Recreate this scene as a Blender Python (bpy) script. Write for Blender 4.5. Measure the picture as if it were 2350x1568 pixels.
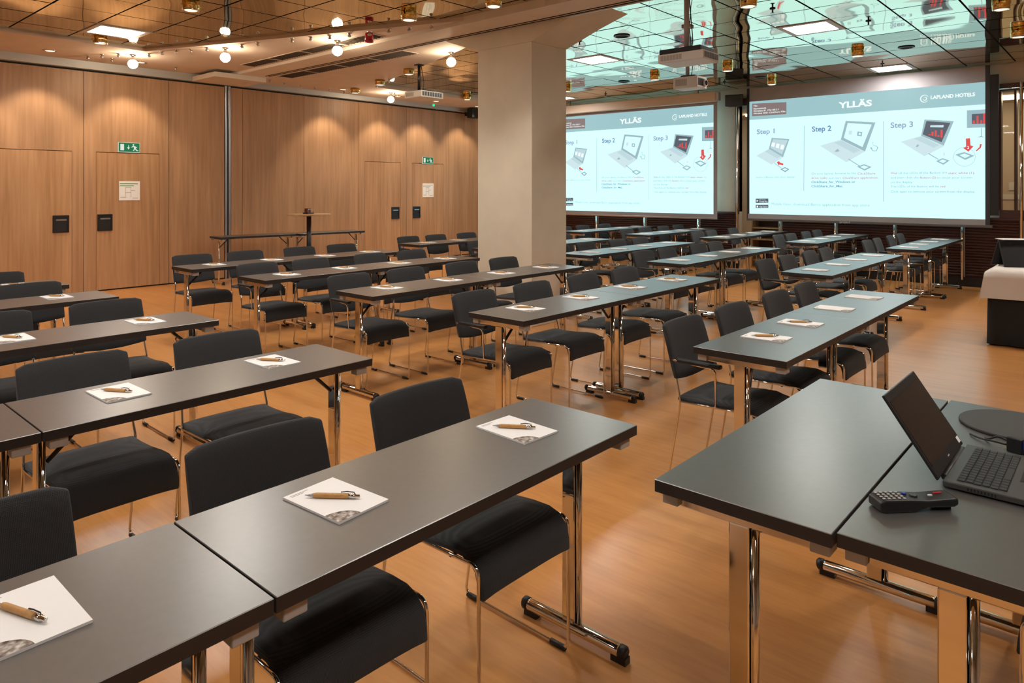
import bpy, bmesh, math, random
from mathutils import Matrix, Vector
random.seed(7)
for o in list(bpy.data.objects):
    bpy.data.objects.remove(o)
SC = bpy.context.scene
COL = SC.collection
PI = math.pi

# ------------------------------------------------------------------ camera
FPX, HOR, HEAD, CAMH, PCX = 1606.0, 432.8, math.radians(41.55), 1.49, 1175.0
cam = bpy.data.cameras.new('camera')
cam.sensor_width = 36.0
cam.lens = FPX / 2350.0 * 36.0
cam.shift_y = -(784.0 - HOR) / 2350.0
cam.clip_start = 0.02
camo = bpy.data.objects.new('camera', cam)
COL.objects.link(camo)
camo.location = (0, 0, CAMH)
camo.rotation_euler = (PI / 2, 0, HEAD - PI / 2)
SC.camera = camo

# ------------------------------------------------------------------ world, exposure
w = bpy.data.worlds.new('world')
SC.world = w
w.use_nodes = True
w.node_tree.nodes['Background'].inputs[0].default_value = (0.02, 0.02, 0.022, 1)
w.node_tree.nodes['Background'].inputs[1].default_value = 1.0
vs = SC.view_settings
vs.view_transform = 'Standard'
vs.look = 'None'
vs.gamma = 1.0
vs.use_curve_mapping = False
vs.exposure = 0.0
SC.cycles.use_denoising = True
SC.cycles.sample_clamp_indirect = 3.0
SC.cycles.sample_clamp_direct = 0.0
SC.cycles.use_adaptive_sampling = True
SC.cycles.adaptive_threshold = 0.08
SC.cycles.adaptive_min_samples = 16
SC.cycles.max_bounces = 6
SC.cycles.diffuse_bounces = 3
SC.cycles.glossy_bounces = 3
SC.cycles.transmission_bounces = 4
SC.cycles.caustics_refractive = False
SC.cycles.blur_glossy = 0.6

# lamp strengths, all in one place
PANEL_E = 44.0        # square ceiling panels (emission)
WASH_W = 66.0         # wall washers in the soffit by the wood wall
GOLD_W = 72.0         # gold cylinder downlights
BULB_E = 110.0        # bare spotlight bulbs
SLIDE_E = 1.0
WARM = (1.0, 0.94, 0.86)
PANELC = (1.0, 0.95, 0.88)

# ------------------------------------------------------------------ helpers
_F = Vector((math.cos(HEAD), math.sin(HEAD), 0))
_R = Vector((math.sin(HEAD), -math.cos(HEAD), 0))
_C = Vector((0, 0, CAMH))
def ray(x, y):
    return _F + _R * ((x - PCX) / FPX) + Vector((0, 0, (HOR - y) / FPX))
def at_z(x, y, z):
    d = ray(x, y); return _C + d * ((z - CAMH) / d.z)
def at_u(x, y, u):
    d = ray(x, y); return _C + d * (u / d.x)
def at_v(x, y, v):
    d = ray(x, y); return _C + d * (v / d.y)
def project(p):
    q = Vector(p) - _C
    D = q.dot(_F)
    if D < 0.1: return None
    return (PCX + FPX * q.dot(_R) / D, HOR - FPX * q.z / D)

def new_mat(name):
    m = bpy.data.materials.new(name)
    m.use_nodes = True
    nt = m.node_tree
    return m, nt, nt.nodes['Principled BSDF']
def plain(name, col, rough=0.5, metal=0.0, spec=0.5, coat=0.0):
    m, nt, b = new_mat(name)
    b.inputs['Base Color'].default_value = (*col, 1)
    b.inputs['Roughness'].default_value = rough
    b.inputs['Metallic'].default_value = metal
    b.inputs['Specular IOR Level'].default_value = spec
    b.inputs['Coat Weight'].default_value = coat
    return m
def glow(name, col, s):
    m, nt, b = new_mat(name)
    b.inputs['Base Color'].default_value = (0.02, 0.02, 0.02, 1)
    b.inputs['Emission Color'].default_value = (*col, 1)
    b.inputs['Emission Strength'].default_value = s
    b.inputs['Specular IOR Level'].default_value = 0.0
    b.inputs['Roughness'].default_value = 0.9
    return m
def nd(nt, t, **kw):
    n = nt.nodes.new(t)
    for k, v in kw.items():
        if hasattr(n, k): setattr(n, k, v)
        else: n.inputs[k].default_value = v
    return n
def ramp(nt, fac, stops):
    r = nt.nodes.new('ShaderNodeValToRGB')
    el = r.color_ramp.elements
    while len(el) < len(stops): el.new(0.5)
    for e, (p, c) in zip(el, stops):
        e.position = p; e.color = (*c, 1)
    nt.links.new(fac, r.inputs[0])
    return r
def mapped(nt, scale, coord='Object', loc=(0, 0, 0)):
    tc = nt.nodes.new('ShaderNodeTexCoord')
    mp = nt.nodes.new('ShaderNodeMapping')
    mp.inputs['Scale'].default_value = scale
    mp.inputs['Location'].default_value = loc
    nt.links.new(tc.outputs[coord], mp.inputs[0])
    return mp
def bump(nt, b, h, strength, dist):
    n = nt.nodes.new('ShaderNodeBump')
    n.inputs['Strength'].default_value = strength
    n.inputs['Distance'].default_value = dist
    nt.links.new(h, n.inputs['Height'])
    nt.links.new(n.outputs[0], b.inputs['Normal'])
    return n
def wood(name, c0, c1, c2, scale, rough, spec=0.4, coord='Object', streak=6.0, coat=0.0):
    m, nt, b = new_mat(name)
    mp = mapped(nt, scale, coord)
    n1 = nd(nt, 'ShaderNodeTexNoise', Scale=1.0, Detail=5.0, Roughness=0.6)
    nt.links.new(mp.outputs[0], n1.inputs[0])
    n2 = nd(nt, 'ShaderNodeTexNoise', Scale=streak, Detail=3.0, Roughness=0.5)
    nt.links.new(mp.outputs[0], n2.inputs[0])
    mx = nt.nodes.new('ShaderNodeMath'); mx.operation = 'MULTIPLY_ADD'
    mx.inputs[1].default_value = 0.6
    nt.links.new(n1.outputs[0], mx.inputs[0])
    mm = nt.nodes.new('ShaderNodeMath'); mm.operation = 'MULTIPLY'
    mm.inputs[1].default_value = 0.4
    nt.links.new(n2.outputs[0], mm.inputs[0])
    nt.links.new(mm.outputs[0], mx.inputs[2])
    r = ramp(nt, mx.outputs[0], [(0.32, c0), (0.5, c1), (0.68, c2)])
    nt.links.new(r.outputs[0], b.inputs['Base Color'])
    b.inputs['Roughness'].default_value = rough
    b.inputs['Specular IOR Level'].default_value = spec
    b.inputs['Coat Weight'].default_value = coat
    return m

class MB:
    """collects shapes into one mesh"""
    def __init__(self): self.v = []; self.f = []; self.sm = []
    def add(self, vs_, fs, smooth=False):
        o = len(self.v)
        self.v += [tuple(p) for p in vs_]
        for f in fs:
            self.f.append([o + i for i in f]); self.sm.append(smooth)
        return self
    def box(self, x0, x1, y0, y1, z0, z1):
        vs_ = [(x, y, z) for x in (x0, x1) for y in (y0, y1) for z in (z0, z1)]
        return self.add(vs_, [(0, 1, 3, 2), (4, 6, 7, 5), (0, 4, 5, 1), (2, 3, 7, 6), (0, 2, 6, 4), (1, 5, 7, 3)])
    def prism(self, poly, a, b, axis='z'):
        n = len(poly)
        def P(p, t):
            if axis == 'z': return (p[0], p[1], t)
            if axis == 'x': return (t, p[0], p[1])
            return (p[0], t, p[1])
        vs_ = [P(p, a) for p in poly] + [P(p, b) for p in poly]
        fs = [tuple(range(n)), tuple(range(2 * n - 1, n - 1, -1))]
        fs += [(i, n + i, n + (i + 1) % n, (i + 1) % n) for i in range(n)]
        return self.add(vs_, fs)
    def lathe(self, prof, c=(0, 0, 0), n=20, axis='z', smooth=True):
        vs_ = []; fs = []
        for r, t in prof:
            for k in range(n):
                a = 2 * PI * k / n
                p = (r * math.cos(a), r * math.sin(a), t)
                if axis == 'x': p = (p[2], p[0], p[1])
                elif axis == 'y': p = (p[0], p[2], p[1])
                vs_.append((p[0] + c[0], p[1] + c[1], p[2] + c[2]))
        m = len(prof)
        for i in range(m - 1):
            for k in range(n):
                k2 = (k + 1) % n
                fs.append((i * n + k, i * n + k2, (i + 1) * n + k2, (i + 1) * n + k))
        self.add(vs_, fs, smooth)
        o = len(self.v) - len(vs_)
        self.f.append([o + k for k in range(n)][::-1]); self.sm.append(False)
        self.f.append([o + (m - 1) * n + k for k in range(n)]); self.sm.append(False)
        return self
    def tube(self, path, r, n=8, closed_ends=True, sx=1.0):
        path = [Vector(p) for p in path]
        # drop doubles
        q = [path[0]]
        for p in path[1:]:
            if (p - q[-1]).length > 1e-5: q.append(p)
        path = q
        up = None; vs_ = []
        for i, p in enumerate(path):
            t = (path[min(i + 1, len(path) - 1)] - path[max(i - 1, 0)]).normalized()
            if up is None:
                up = Vector((0, 0, 1)) if abs(t.z) < 0.9 else Vector((1, 0, 0))
            s = t.cross(up).normalized(); up = s.cross(t).normalized()
            rr = r[i] if isinstance(r, (list, tuple)) else r
            for k in range(n):
                a = 2 * PI * k / n
                vs_.append(p + s * (rr * sx * math.cos(a)) + up * (rr * math.sin(a)))
        fs = []
        m = len(path)
        for i in range(m - 1):
            for k in range(n):
                k2 = (k + 1) % n
                fs.append((i * n + k, i * n + k2, (i + 1) * n + k2, (i + 1) * n + k))
        self.add(vs_, fs, True)
        if closed_ends:
            o = len(self.v) - len(vs_)
            self.f.append([o + k for k in range(n)][::-1]); self.sm.append(False)
            self.f.append([o + (m - 1) * n + k for k in range(n)]); self.sm.append(False)
        return self
    def mesh(self, name, mat=None, bevel=0.0, seg=2, smooth_all=False):
        me = bpy.data.meshes.new(name)
        me.from_pydata(self.v, [], self.f)
        for p, s in zip(me.polygons, self.sm): p.use_smooth = s
        bm = bmesh.new(); bm.from_mesh(me)
        bmesh.ops.recalc_face_normals(bm, faces=bm.faces)
        if bevel > 0:
            ed = [e for e in bm.edges if len(e.link_faces) == 2 and e.calc_face_angle(0) > 0.6]
            bmesh.ops.bevel(bm, geom=ed, offset=bevel, segments=seg, affect='EDGES', profile=0.5)
            if smooth_all:
                for f in bm.faces: f.smooth = True
        bm.to_mesh(me); bm.free()
        if mat is not None: me.materials.append(mat)
        return me
def fillet(pts, r, n=5):
    """round the inner corners of a polyline"""
    pts = [Vector(p) for p in pts]
    out = [pts[0]]
    for i in range(1, len(pts) - 1):
        a, b, c = pts[i - 1], pts[i], pts[i + 1]
        d1 = (a - b); d2 = (c - b)
        rr = min(r, d1.length * 0.45, d2.length * 0.45)
        p0 = b + d1.normalized() * rr; p1 = b + d2.normalized() * rr
        for k in range(n + 1):
            t = k / n
            out.append(p0 * (1 - t) ** 2 + b * (2 * t * (1 - t)) + p1 * t ** 2)
    out.append(pts[-1])
    return out
def link(name, me, parent=None, loc=None, rz=None):
    o = bpy.data.objects.new(name, me)
    COL.objects.link(o)
    if parent is not None: o.parent = parent
    if loc is not None: o.location = loc
    if rz is not None: o.rotation_euler = (0, 0, rz)
    return o
def tag(o, label, cat, group=None):
    o['label'] = label; o['category'] = cat
    if group: o['group'] = group
    return o
def thing(name, label, cat, loc=(0, 0, 0), rz=0.0, group=None):
    o = bpy.data.objects.new(name, None)
    o.empty_display_size = 0.1
    COL.objects.link(o)
    o.location = loc; o.rotation_euler = (0, 0, rz)
    return tag(o, label, cat, group)
def struct(name, me, label=None, cat=None):
    o = link(name, me); o['kind'] = 'structure'
    if label: o['label'] = label
    if cat: o['category'] = cat
    return o
def dup(root, loc, rz=0.0, label=None, group=None, skip=()):
    r = root.copy(); COL.objects.link(r)
    r.location = loc; r.rotation_euler = (0, 0, rz)
    if label: r['label'] = label
    if group: r['group'] = group
    for ch in list(root.children):
        if ch.name.split('.')[0] in skip: continue
        c = ch.copy(); COL.objects.link(c); c.parent = r
        for g in list(ch.children):
            d = g.copy(); COL.objects.link(d); d.parent = c
    return r

# ------------------------------------------------------------------ materials
def mat_floor():
    m, nt, b = new_mat('laminate')
    mp = mapped(nt, (5.0, 0.55, 1.0))
    n1 = nd(nt, 'ShaderNodeTexNoise', Scale=1.6, Detail=6.0, Roughness=0.62, Distortion=0.6)
    n2 = nd(nt, 'ShaderNodeTexNoise', Scale=9.0, Detail=3.0, Roughness=0.5)
    for n in (n1, n2): nt.links.new(mp.outputs[0], n.inputs[0])
    br = nd(nt, 'ShaderNodeTexBrick', Scale=1.0)
    mp2 = mapped(nt, (1, 1, 1)); mp2.inputs['Rotation'].default_value = (0, 0, PI / 2)
    nt.links.new(mp2.outputs[0], br.inputs[0])
    br.inputs['Brick Width'].default_value = 1.28; br.inputs['Row Height'].default_value = 0.19
    br.inputs['Mortar Size'].default_value = 0.0012
    br.inputs['Color1'].default_value = (0.35, 0.35, 0.35, 1); br.inputs['Color2'].default_value = (0.62, 0.62, 0.62, 1)
    br.inputs['Mortar'].default_value = (0.3, 0.3, 0.3, 1)
    mx = nt.nodes.new('ShaderNodeMix'); mx.data_type = 'FLOAT'; mx.inputs[0].default_value = 0.35
    nt.links.new(n1.outputs[0], mx.inputs[2]); nt.links.new(n2.outputs[0], mx.inputs[3])
    m2 = nt.nodes.new('ShaderNodeMix'); m2.data_type = 'FLOAT'; m2.inputs[0].default_value = 0.22
    nt.links.new(mx.outputs[0], m2.inputs[2]); nt.links.new(br.outputs[0], m2.inputs[3])
    r = ramp(nt, m2.outputs[0], [(0.3, (0.42, 0.165, 0.042)), (0.48, (0.56, 0.240, 0.066)), (0.66, (0.66, 0.310, 0.098))])
    nt.links.new(r.outputs[0], b.inputs['Base Color'])
    b.inputs['Roughness'].default_value = 0.28
    b.inputs['IOR'].default_value = 1.75
    b.inputs['Specular IOR Level'].default_value = 0.5
    return m
def mat_mirror():
    m, nt, b = new_mat('mirror_tile')
    b.inputs['Base Color'].default_value = (0.69, 0.635, 0.45, 1)
    b.inputs['Metallic'].default_value = 1.0
    b.inputs['Roughness'].default_value = 0.035
    g = nt.nodes.new('ShaderNodeNewGeometry')
    n1 = nd(nt, 'ShaderNodeTexNoise', Scale=1.9, Detail=0.0, Roughness=0.4)
    nt.links.new(g.outputs['Position'], n1.inputs[0])
    bump(nt, b, n1.outputs[0], 0.20, 0.05)
    return m
def mat_fabric():
    m, nt, b = new_mat('chair_fabric')
    mp = mapped(nt, (1, 1, 1))
    ws = []
    for ax in ('X', 'Z'):
        wv = nt.nodes.new('ShaderNodeTexWave'); wv.bands_direction = ax
        wv.inputs['Scale'].default_value = 95.0
        nt.links.new(mp.outputs[0], wv.inputs[0]); ws.append(wv)
    ml = nt.nodes.new('ShaderNodeMath'); ml.operation = 'MULTIPLY'
    nt.links.new(ws[0].outputs['Fac'], ml.inputs[0]); nt.links.new(ws[1].outputs['Fac'], ml.inputs[1])
    r = ramp(nt, ml.outputs[0], [(0.0, (0.024, 0.0255, 0.028)), (1.0, (0.058, 0.060, 0.064))])
    nt.links.new(r.outputs[0], b.inputs['Base Color'])
    b.inputs['Roughness'].default_value = 0.78
    b.inputs['Specular IOR Level'].default_value = 0.3
    b.inputs['Sheen Weight'].default_value = 0.10
    b.inputs['Sheen Roughness'].default_value = 0.45
    bump(nt, b, ml.outputs[0], 0.5, 0.0012)
    return m
def mat_table():
    m, nt, b = new_mat('table_laminate')
    mp = mapped(nt, (1, 1, 1))
    n = nd(nt, 'ShaderNodeTexNoise', Scale=55.0, Detail=3.0)
    nt.links.new(mp.outputs[0], n.inputs[0])
    r = ramp(nt, n.outputs[0], [(0.35, (0.058, 0.054, 0.051)), (0.65, (0.068, 0.064, 0.060))])
    nt.links.new(r.outputs[0], b.inputs['Base Color'])
    b.inputs['Roughness'].default_value = 0.32
    b.inputs['IOR'].default_value = 2.5
    b.inputs['Specular IOR Level'].default_value = 0.5
    return m
def mat_plaster(name, col, rough=0.75):
    m, nt, b = new_mat(name)
    mp = mapped(nt, (1, 1, 1))
    n = nd(nt, 'ShaderNodeTexNoise', Scale=4.0, Detail=4.0)
    nt.links.new(mp.outputs[0], n.inputs[0])
    d = tuple(c * 0.93 for c in col)
    r = ramp(nt, n.outputs[0], [(0.3, d), (0.7, col)])
    nt.links.new(r.outputs[0], b.inputs['Base Color'])
    b.inputs['Roughness'].default_value = rough
    n2 = nd(nt, 'ShaderNodeTexNoise', Scale=160.0, Detail=2.0)
    nt.links.new(mp.outputs[0], n2.inputs[0])
    bump(nt, b, n2.outputs[0], 0.12, 0.003)
    return m
M = {}
M['floor'] = mat_floor()
M['mirror'] = mat_mirror()
M['fabric'] = mat_fabric()
M['table'] = mat_table()
M['edge'] = plain('table_edge', (0.022, 0.019, 0.019), 0.5)
M['wallwood'] = wood('beech_veneer', (0.31, 0.168, 0.084), (0.41, 0.232, 0.122), (0.51, 0.305, 0.170), (5.0, 5.0, 0.25), 0.42, 0.4, streak=5.0)
M['doorwood'] = wood('beech_door', (0.33, 0.176, 0.084), (0.43, 0.240, 0.120), (0.52, 0.308, 0.165), (6.0, 6.0, 0.28), 0.42, 0.4, streak=4.0)
M['redwood'] = wood('mahogany', (0.045, 0.014, 0.012), (0.058, 0.018, 0.015), (0.075, 0.024, 0.019), (3, 0.6, 3), 0.35, 0.5, streak=8.0)
M['barwood'] = wood('light_wood', (0.36, 0.22, 0.11), (0.50, 0.33, 0.17), (0.60, 0.42, 0.24), (2, 9, 2), 0.4)
M['bamboo'] = wood('bamboo', (0.42, 0.21, 0.065), (0.55, 0.29, 0.10), (0.62, 0.36, 0.14), (60, 8, 60), 0.4)
M['soffit'] = mat_plaster('soffit_paint', (0.70, 0.58, 0.49))
M['beam'] = mat_plaster('beam_paint', (0.74, 0.65, 0.56))
M['pillar'] = mat_plaster('pillar_paint', (0.72, 0.63, 0.49))
M['beige'] = mat_plaster('beige_wall', (0.50, 0.42, 0.33))
M['dark'] = plain('dark_backing', (0.012, 0.010, 0.009), 0.8)
M['black'] = plain('black_plastic', (0.010, 0.010, 0.011), 0.45)
M['blackm'] = plain('black_metal', (0.012, 0.012, 0.014), 0.32)
M['chrome'] = plain('chrome', (0.86, 0.83, 0.80), 0.07, 1.0)
M['steel'] = plain('brushed_steel', (0.55, 0.55, 0.57), 0.32, 1.0)
M['alu'] = plain('aluminium_header', (0.46, 0.46, 0.46), 0.5, 0.3)
M['gold'] = plain('brass', (0.83, 0.60, 0.22), 0.10, 1.0)
M['greyp'] = plain('grey_plastic', (0.42, 0.40, 0.38), 0.55)
M['whitep'] = plain('white_plastic', (0.72, 0.70, 0.67), 0.4)
M['paper'] = plain('paper', (0.86, 0.85, 0.84), 0.75, 0, 0.2)
M['cloth'] = mat_plaster('tablecloth', (0.80, 0.75, 0.69), 0.9)
M['skirt'] = plain('black_skirt', (0.012, 0.013, 0.014), 0.85)
M['red'] = plain('red_plastic', (0.55, 0.015, 0.02), 0.35)
M['green'] = glow('exit_green', (0.0, 0.22, 0.085), 0.75)
M['exitw'] = glow('exit_white', (0.95, 0.95, 0.85), 0.8)
M['ledgreen'] = glow('green_lamp', (0.0, 1.0, 0.25), 1.6)
M['grille'] = plain('vent_grille', (0.065, 0.048, 0.036), 0.6)
M['lens'] = plain('lens_glass', (0.008, 0.01, 0.03), 0.06)
M['blue'] = plain('blue_plug', (0.010, 0.035, 0.30), 0.35)
M['panel'] = glow('light_panel', PANELC, PANEL_E)
M['corlamp'] = glow('corridor_lamp', (1.0, 0.82, 0.55), 20.0)
M['bulb'] = glow('bulb', (1.0, 0.80, 0.55), BULB_E)
M['glint'] = glow('downlight_glow', (1.0, 0.78, 0.5), 2.2)
M['lapgrey'] = plain('laptop_grey', (0.085, 0.085, 0.085), 0.38, 0.5)
M['lapscreen'] = plain('laptop_screen', (0.018, 0.014, 0.014), 0.22)
M['key'] = plain('laptop_key', (0.012, 0.012, 0.013), 0.5)
M['burgundy'] = plain('burgundy_print', (0.11, 0.025, 0.02), 0.6)
m, nt, b = new_mat('clear_glass')
b.inputs['Base Color'].default_value = (0.95, 0.93, 0.88, 1)
b.inputs['Transmission Weight'].default_value = 1.0
b.inputs['Roughness'].default_value = 0.02
b.inputs['IOR'].default_value = 1.3
M['glass'] = m
# photo print on the notepad corner: a grey brown blotch
m, nt, b = new_mat('pad_photo')
mp = mapped(nt, (1, 1, 1))
n = nd(nt, 'ShaderNodeTexNoise', Scale=70.0, Detail=4.0); nt.links.new(mp.outputs[0], n.inputs[0])
r = ramp(nt, n.outputs[0], [(0.35, (0.05, 0.035, 0.025)), (0.5, (0.28, 0.22, 0.18)), (0.65, (0.62, 0.58, 0.55))])
nt.links.new(r.outputs[0], b.inputs['Base Color'])
b.inputs['Roughness'].default_value = 0.6
M['padphoto'] = m

# ------------------------------------------------------------------ structure
UW, VW = 12.60, 11.20            # screen wall plane, wood wall plane
U0, V0 = -4.0, -5.0              # back of the room (behind the camera)
ZT, ZS, ZB = 3.34, 3.30, 3.258   # mirror tiles, soffit, partition beam
ZR = 3.275                       # soffit on the screen side of the beam
struct('floor', MB().box(U0, UW + 2.4, V0, VW + 0.3, -0.12, 0).mesh('floor', M['floor']))
ceil = struct('ceiling', MB().box(U0, UW + 2.4, V0, VW + 0.3, ZT + 0.022, ZT + 0.25).mesh('ceiling', M['dark']))
struct('wall_back', MB().box(U0 - 0.2, U0, V0, VW + 0.3, 0, ZT + 0.25).mesh('wall_back', M['beige']))
struct('wall_right', MB().box(U0, UW + 2.4, V0 - 0.2, V0, 0, ZT + 0.25).mesh('wall_right', M['beige']))

# mirror tiles
regL = [(U0, V0), (5.29, V0), (5.29, 5.38), (3.70, 9.72), (U0, 9.72)]
regR = [(5.75, V0), (12.57, V0), (12.57, 9.95), (7.60, 9.95), (5.75, 4.95)]
def clip(poly, reg):
    out = poly
    n = len(reg)
    for i in range(n):
        a = reg[i]; bb = reg[(i + 1) % n]
        ex, ey = bb[0] - a[0], bb[1] - a[1]
        inp = out; out = []
        for k in range(len(inp)):
            p = inp[k]; q = inp[(k + 1) % len(inp)]
            sp = ex * (p[1] - a[1]) - ey * (p[0] - a[0]); sq = ex * (q[1] - a[1]) - ey * (q[0] - a[0])
            if sp >= 0: out.append(p)
            if (sp >= 0) != (sq >= 0):
                t = sp / (sp - sq)
                out.append((p[0] + t * (q[0] - p[0]), p[1] + t * (q[1] - p[1])))
        if not out: return []
    return out
def area(p):
    return abs(sum(p[i][0] * p[(i + 1) % len(p)][1] - p[(i + 1) % len(p)][0] * p[i][1] for i in range(len(p)))) / 2
TS, G = 0.6, 0.0095
full_tile = MB().box(-TS / 2 + G, TS / 2 - G, -TS / 2 + G, TS / 2 - G, 0, 0.012).mesh('ceiling_tile', M['mirror'])
PANELS_L = [(3.08, 8.97), (3.08, 5.97), (3.08, 2.97), (0.08, 5.97), (0.08, 2.97), (0.08, -0.63), (3.08, -0.63), (-2.9, 2.97)]
PANELS_R = [(8.32, 2.77), (8.32, 5.77), (11.92, 2.77), (8.32, -0.83), (11.92, -0.83), (11.32, 8.77)]
rest = MB()
def tiles(reg, ua, va, panels):
    nn = 0
    i0 = int((reg[0][0] - ua) / TS) - 2; j0 = int((V0 - va) / TS) - 2
    for i in range(i0, i0 + 34):
        for j in range(j0, j0 + 30):
            u = ua + TS * i; v = va + TS * j
            cx_, cy_ = u + TS / 2, v + TS / 2
            if any(abs(cx_ - p[0]) < 0.25 and abs(cy_ - p[1]) < 0.25 for p in panels): continue
            sq = [(u + G, v + G), (u + TS - G, v + G), (u + TS - G, v + TS - G), (u + G, v + TS - G)]
            c = clip(sq, reg)
            if len(c) < 3 or area(c) < 0.004: continue
            vis = False
            for p in c:
                q = project((p[0], p[1], ZT))
                if q and -60 < q[0] < 2410 and q[1] > -40: vis = True
            isfull = area(c) > 0.999 * (TS - 2 * G) ** 2
            if not vis:
                rest.prism(c, ZT, ZT + 0.012)
                continue
            if isfull:
                o = link('ceiling_tile', full_tile, ceil, (cx_, cy_, ZT))
                o.rotation_euler = (random.gauss(0, 0.0035), random.gauss(0, 0.0035), 0)
            else:
                link('ceiling_tile', MB().prism(c, ZT, ZT + 0.012).mesh('ceiling_tile', M['mirror']), ceil)
            nn += 1
    return nn
NT = tiles(regL, 2.18, 8.67, PANELS_L) + tiles(regR, 7.42, 1.87, PANELS_R)
o = link('ceiling_tile', rest.mesh('ceiling_tiles_behind', M['mirror']), ceil)
o['kind'] = 'stuff'
print('tiles', NT)

# soffit (lower painted ceiling) along the wood wall and out to the pillar
sofL = [(U0, VW + 0.02), (U0, 9.74), (3.70, 9.74), (5.29, 5.40), (5.29, VW + 0.02)]
sofR = [(5.78, VW + 0.02), (5.78, 5.05), (7.60, 9.97), (UW, 9.97), (UW, VW + 0.02)]
soff = struct('ceiling_soffit', MB().prism(sofL, ZS, ZT + 0.02).mesh('ceiling_soffit', M['soffit']))
struct('ceiling_soffit', MB().prism(sofR, ZR, ZT + 0.02).mesh('ceiling_soffit', M['soffit']))
struct('trim_1', MB().box(U0, UW - 0.02, VW - 0.10, VW + 0.02, 3.19, ZS).mesh('trim_1', M['alu']))
# partition beam with its track grooves
bm_ = struct('ceiling_beam', MB().box(5.292, 5.75, V0, VW + 0.02, ZB, ZT + 0.02).box(5.75, 5.778, 5.7, VW + 0.02, ZB, ZT + 0.02).mesh('ceiling_beam', M['beam']))
link('track', MB().box(5.655, 5.668, V0, 10.19, ZB - 0.006, ZB).mesh('track', M['dark']), bm_)
link('track', MB().box(5.710, 5.723, V0, 10.19, ZB - 0.006, ZB).mesh('track', M['dark']), bm_)
link('edge_strip', MB().box(5.735, 5.756, V0, 4.35, ZB - 0.012, ZB + 0.03).mesh('edge_strip', M['whitep']), bm_)
struct('trim_2', MB().box(4.92, 5.76, 10.35, VW - 0.1, 3.185, 3.257).mesh('trim_2', M['beam']))
# pillar with its flared head
pil = MB().box(5.76, 6.37, 4.82, 5.63, 0, 3.07)
pil.prism([(4.82, 3.07), (5.63, 3.07), (6.10, 3.23), (6.40, ZT + 0.015), (3.95, ZT + 0.015), (4.37, 3.23)], 5.76, 6.37, 'x')
struct('pillar', pil.mesh('pillar', M['pillar'], 0.004, 1), 'cream painted square pillar with flared head under the ceiling beam', 'pillar')
# wood wall: panels, doors, steel partition post
wl = struct('wall_left', MB().box(U0, UW + 0.1, VW + 0.035, VW + 0.3, 0, ZT + 0.25).mesh('wall_left', M['dark']))
edges = [-2.5, -1.32, -0.13, 1.06, 2.24, 3.42, 4.60, 5.49, None, 5.60, 5.80, 6.97, 8.17, 9.36, 10.55, 11.75, 12.59]
doors = {2.24: (2.34, 3.27), 3.42: (3.583, 4.455), 8.17: (8.31, 9.20), 9.36: (9.513, 10.386)}
PT = 3.165
for a, bb in zip(edges[:-1], edges[1:]):
    if a is None or bb is None: continue
    x0, x1 = a + 0.0035, bb - 0.0035
    if a in doors:
        d0, d1 = doors[a]
        poly = [(x0, 0.02), (d0 - 0.004, 0.02), (d0 - 0.004, 2.022), (d1 + 0.004, 2.022), (d1 + 0.004, 0.02), (x1, 0.02), (x1, PT), (x0, PT)]
    else:
        poly = [(x0, 0.02), (x1, 0.02), (x1, PT), (x0, PT)]
    link('panel', MB().prism(poly, VW, VW + 0.033, 'y').mesh('panel', M['wallwood']), wl)
def door(nm, d0, d1, hside):
    d = struct(nm, MB().box(d0, d1, VW, VW + 0.033, 0.02, 2.014).mesh(nm, M['doorwood']))
    hu0 = d1 - 0.235 if hside > 0 else d0 + 0.012
    hu1 = hu0 + 0.20
    fr = MB()
    z0, z1 = 0.875, 1.115
    for (a, bb, c, e) in ((hu0, hu1, z0, z0 + 0.022), (hu0, hu1, z1 - 0.022, z1), (hu0, hu0 + 0.022, z0 + 0.022, z1 - 0.022), (hu1 - 0.022, hu1, z0 + 0.022, z1 - 0.022)):
        fr.box(a, bb, VW - 0.012, VW, c, e)
    h = link('handle_plate', fr.mesh('handle_plate', M['blackm']), d)
    link('handle_cup', MB().box(hu0 + 0.02, hu1 - 0.02, VW - 0.003, VW, z0 + 0.02, z1 - 0.02).mesh('handle_cup', M['black']), h)
    link('handle_bar', MB().box(hu0 + 0.04, hu1 - 0.03, VW - 0.010, VW - 0.003, z1 - 0.075, z1 - 0.055).mesh('handle_bar', M['steel']), h)
    return d
door('door_1', 2.34, 3.27, 1)
door('door_2', 3.583, 4.455, -1)
door('door_3', 8.31, 9.20, 1)
door('door_4', 9.513, 10.386, -1)
pp = MB().box(5.497, 5.532, VW - 0.012, VW + 0.03, 0.0, 3.185).box(5.558, 5.593, VW - 0.012, VW + 0.03, 0.0, 3.185)
link('partition_post', pp.mesh('partition_post', M['steel'], 0.004, 1), wl)
link('post_groove', MB().box(5.532, 5.558, VW, VW + 0.03, 0.0, 3.185).mesh('post_groove', plain('navy_rubber', (0.01, 0.012, 0.02), 0.6)), wl)
struct('baseboard_left', MB().box(U0, UW, VW + 0.012, VW + 0.034, 0, 0.02).mesh('baseboard_left', M['dark']))

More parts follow.
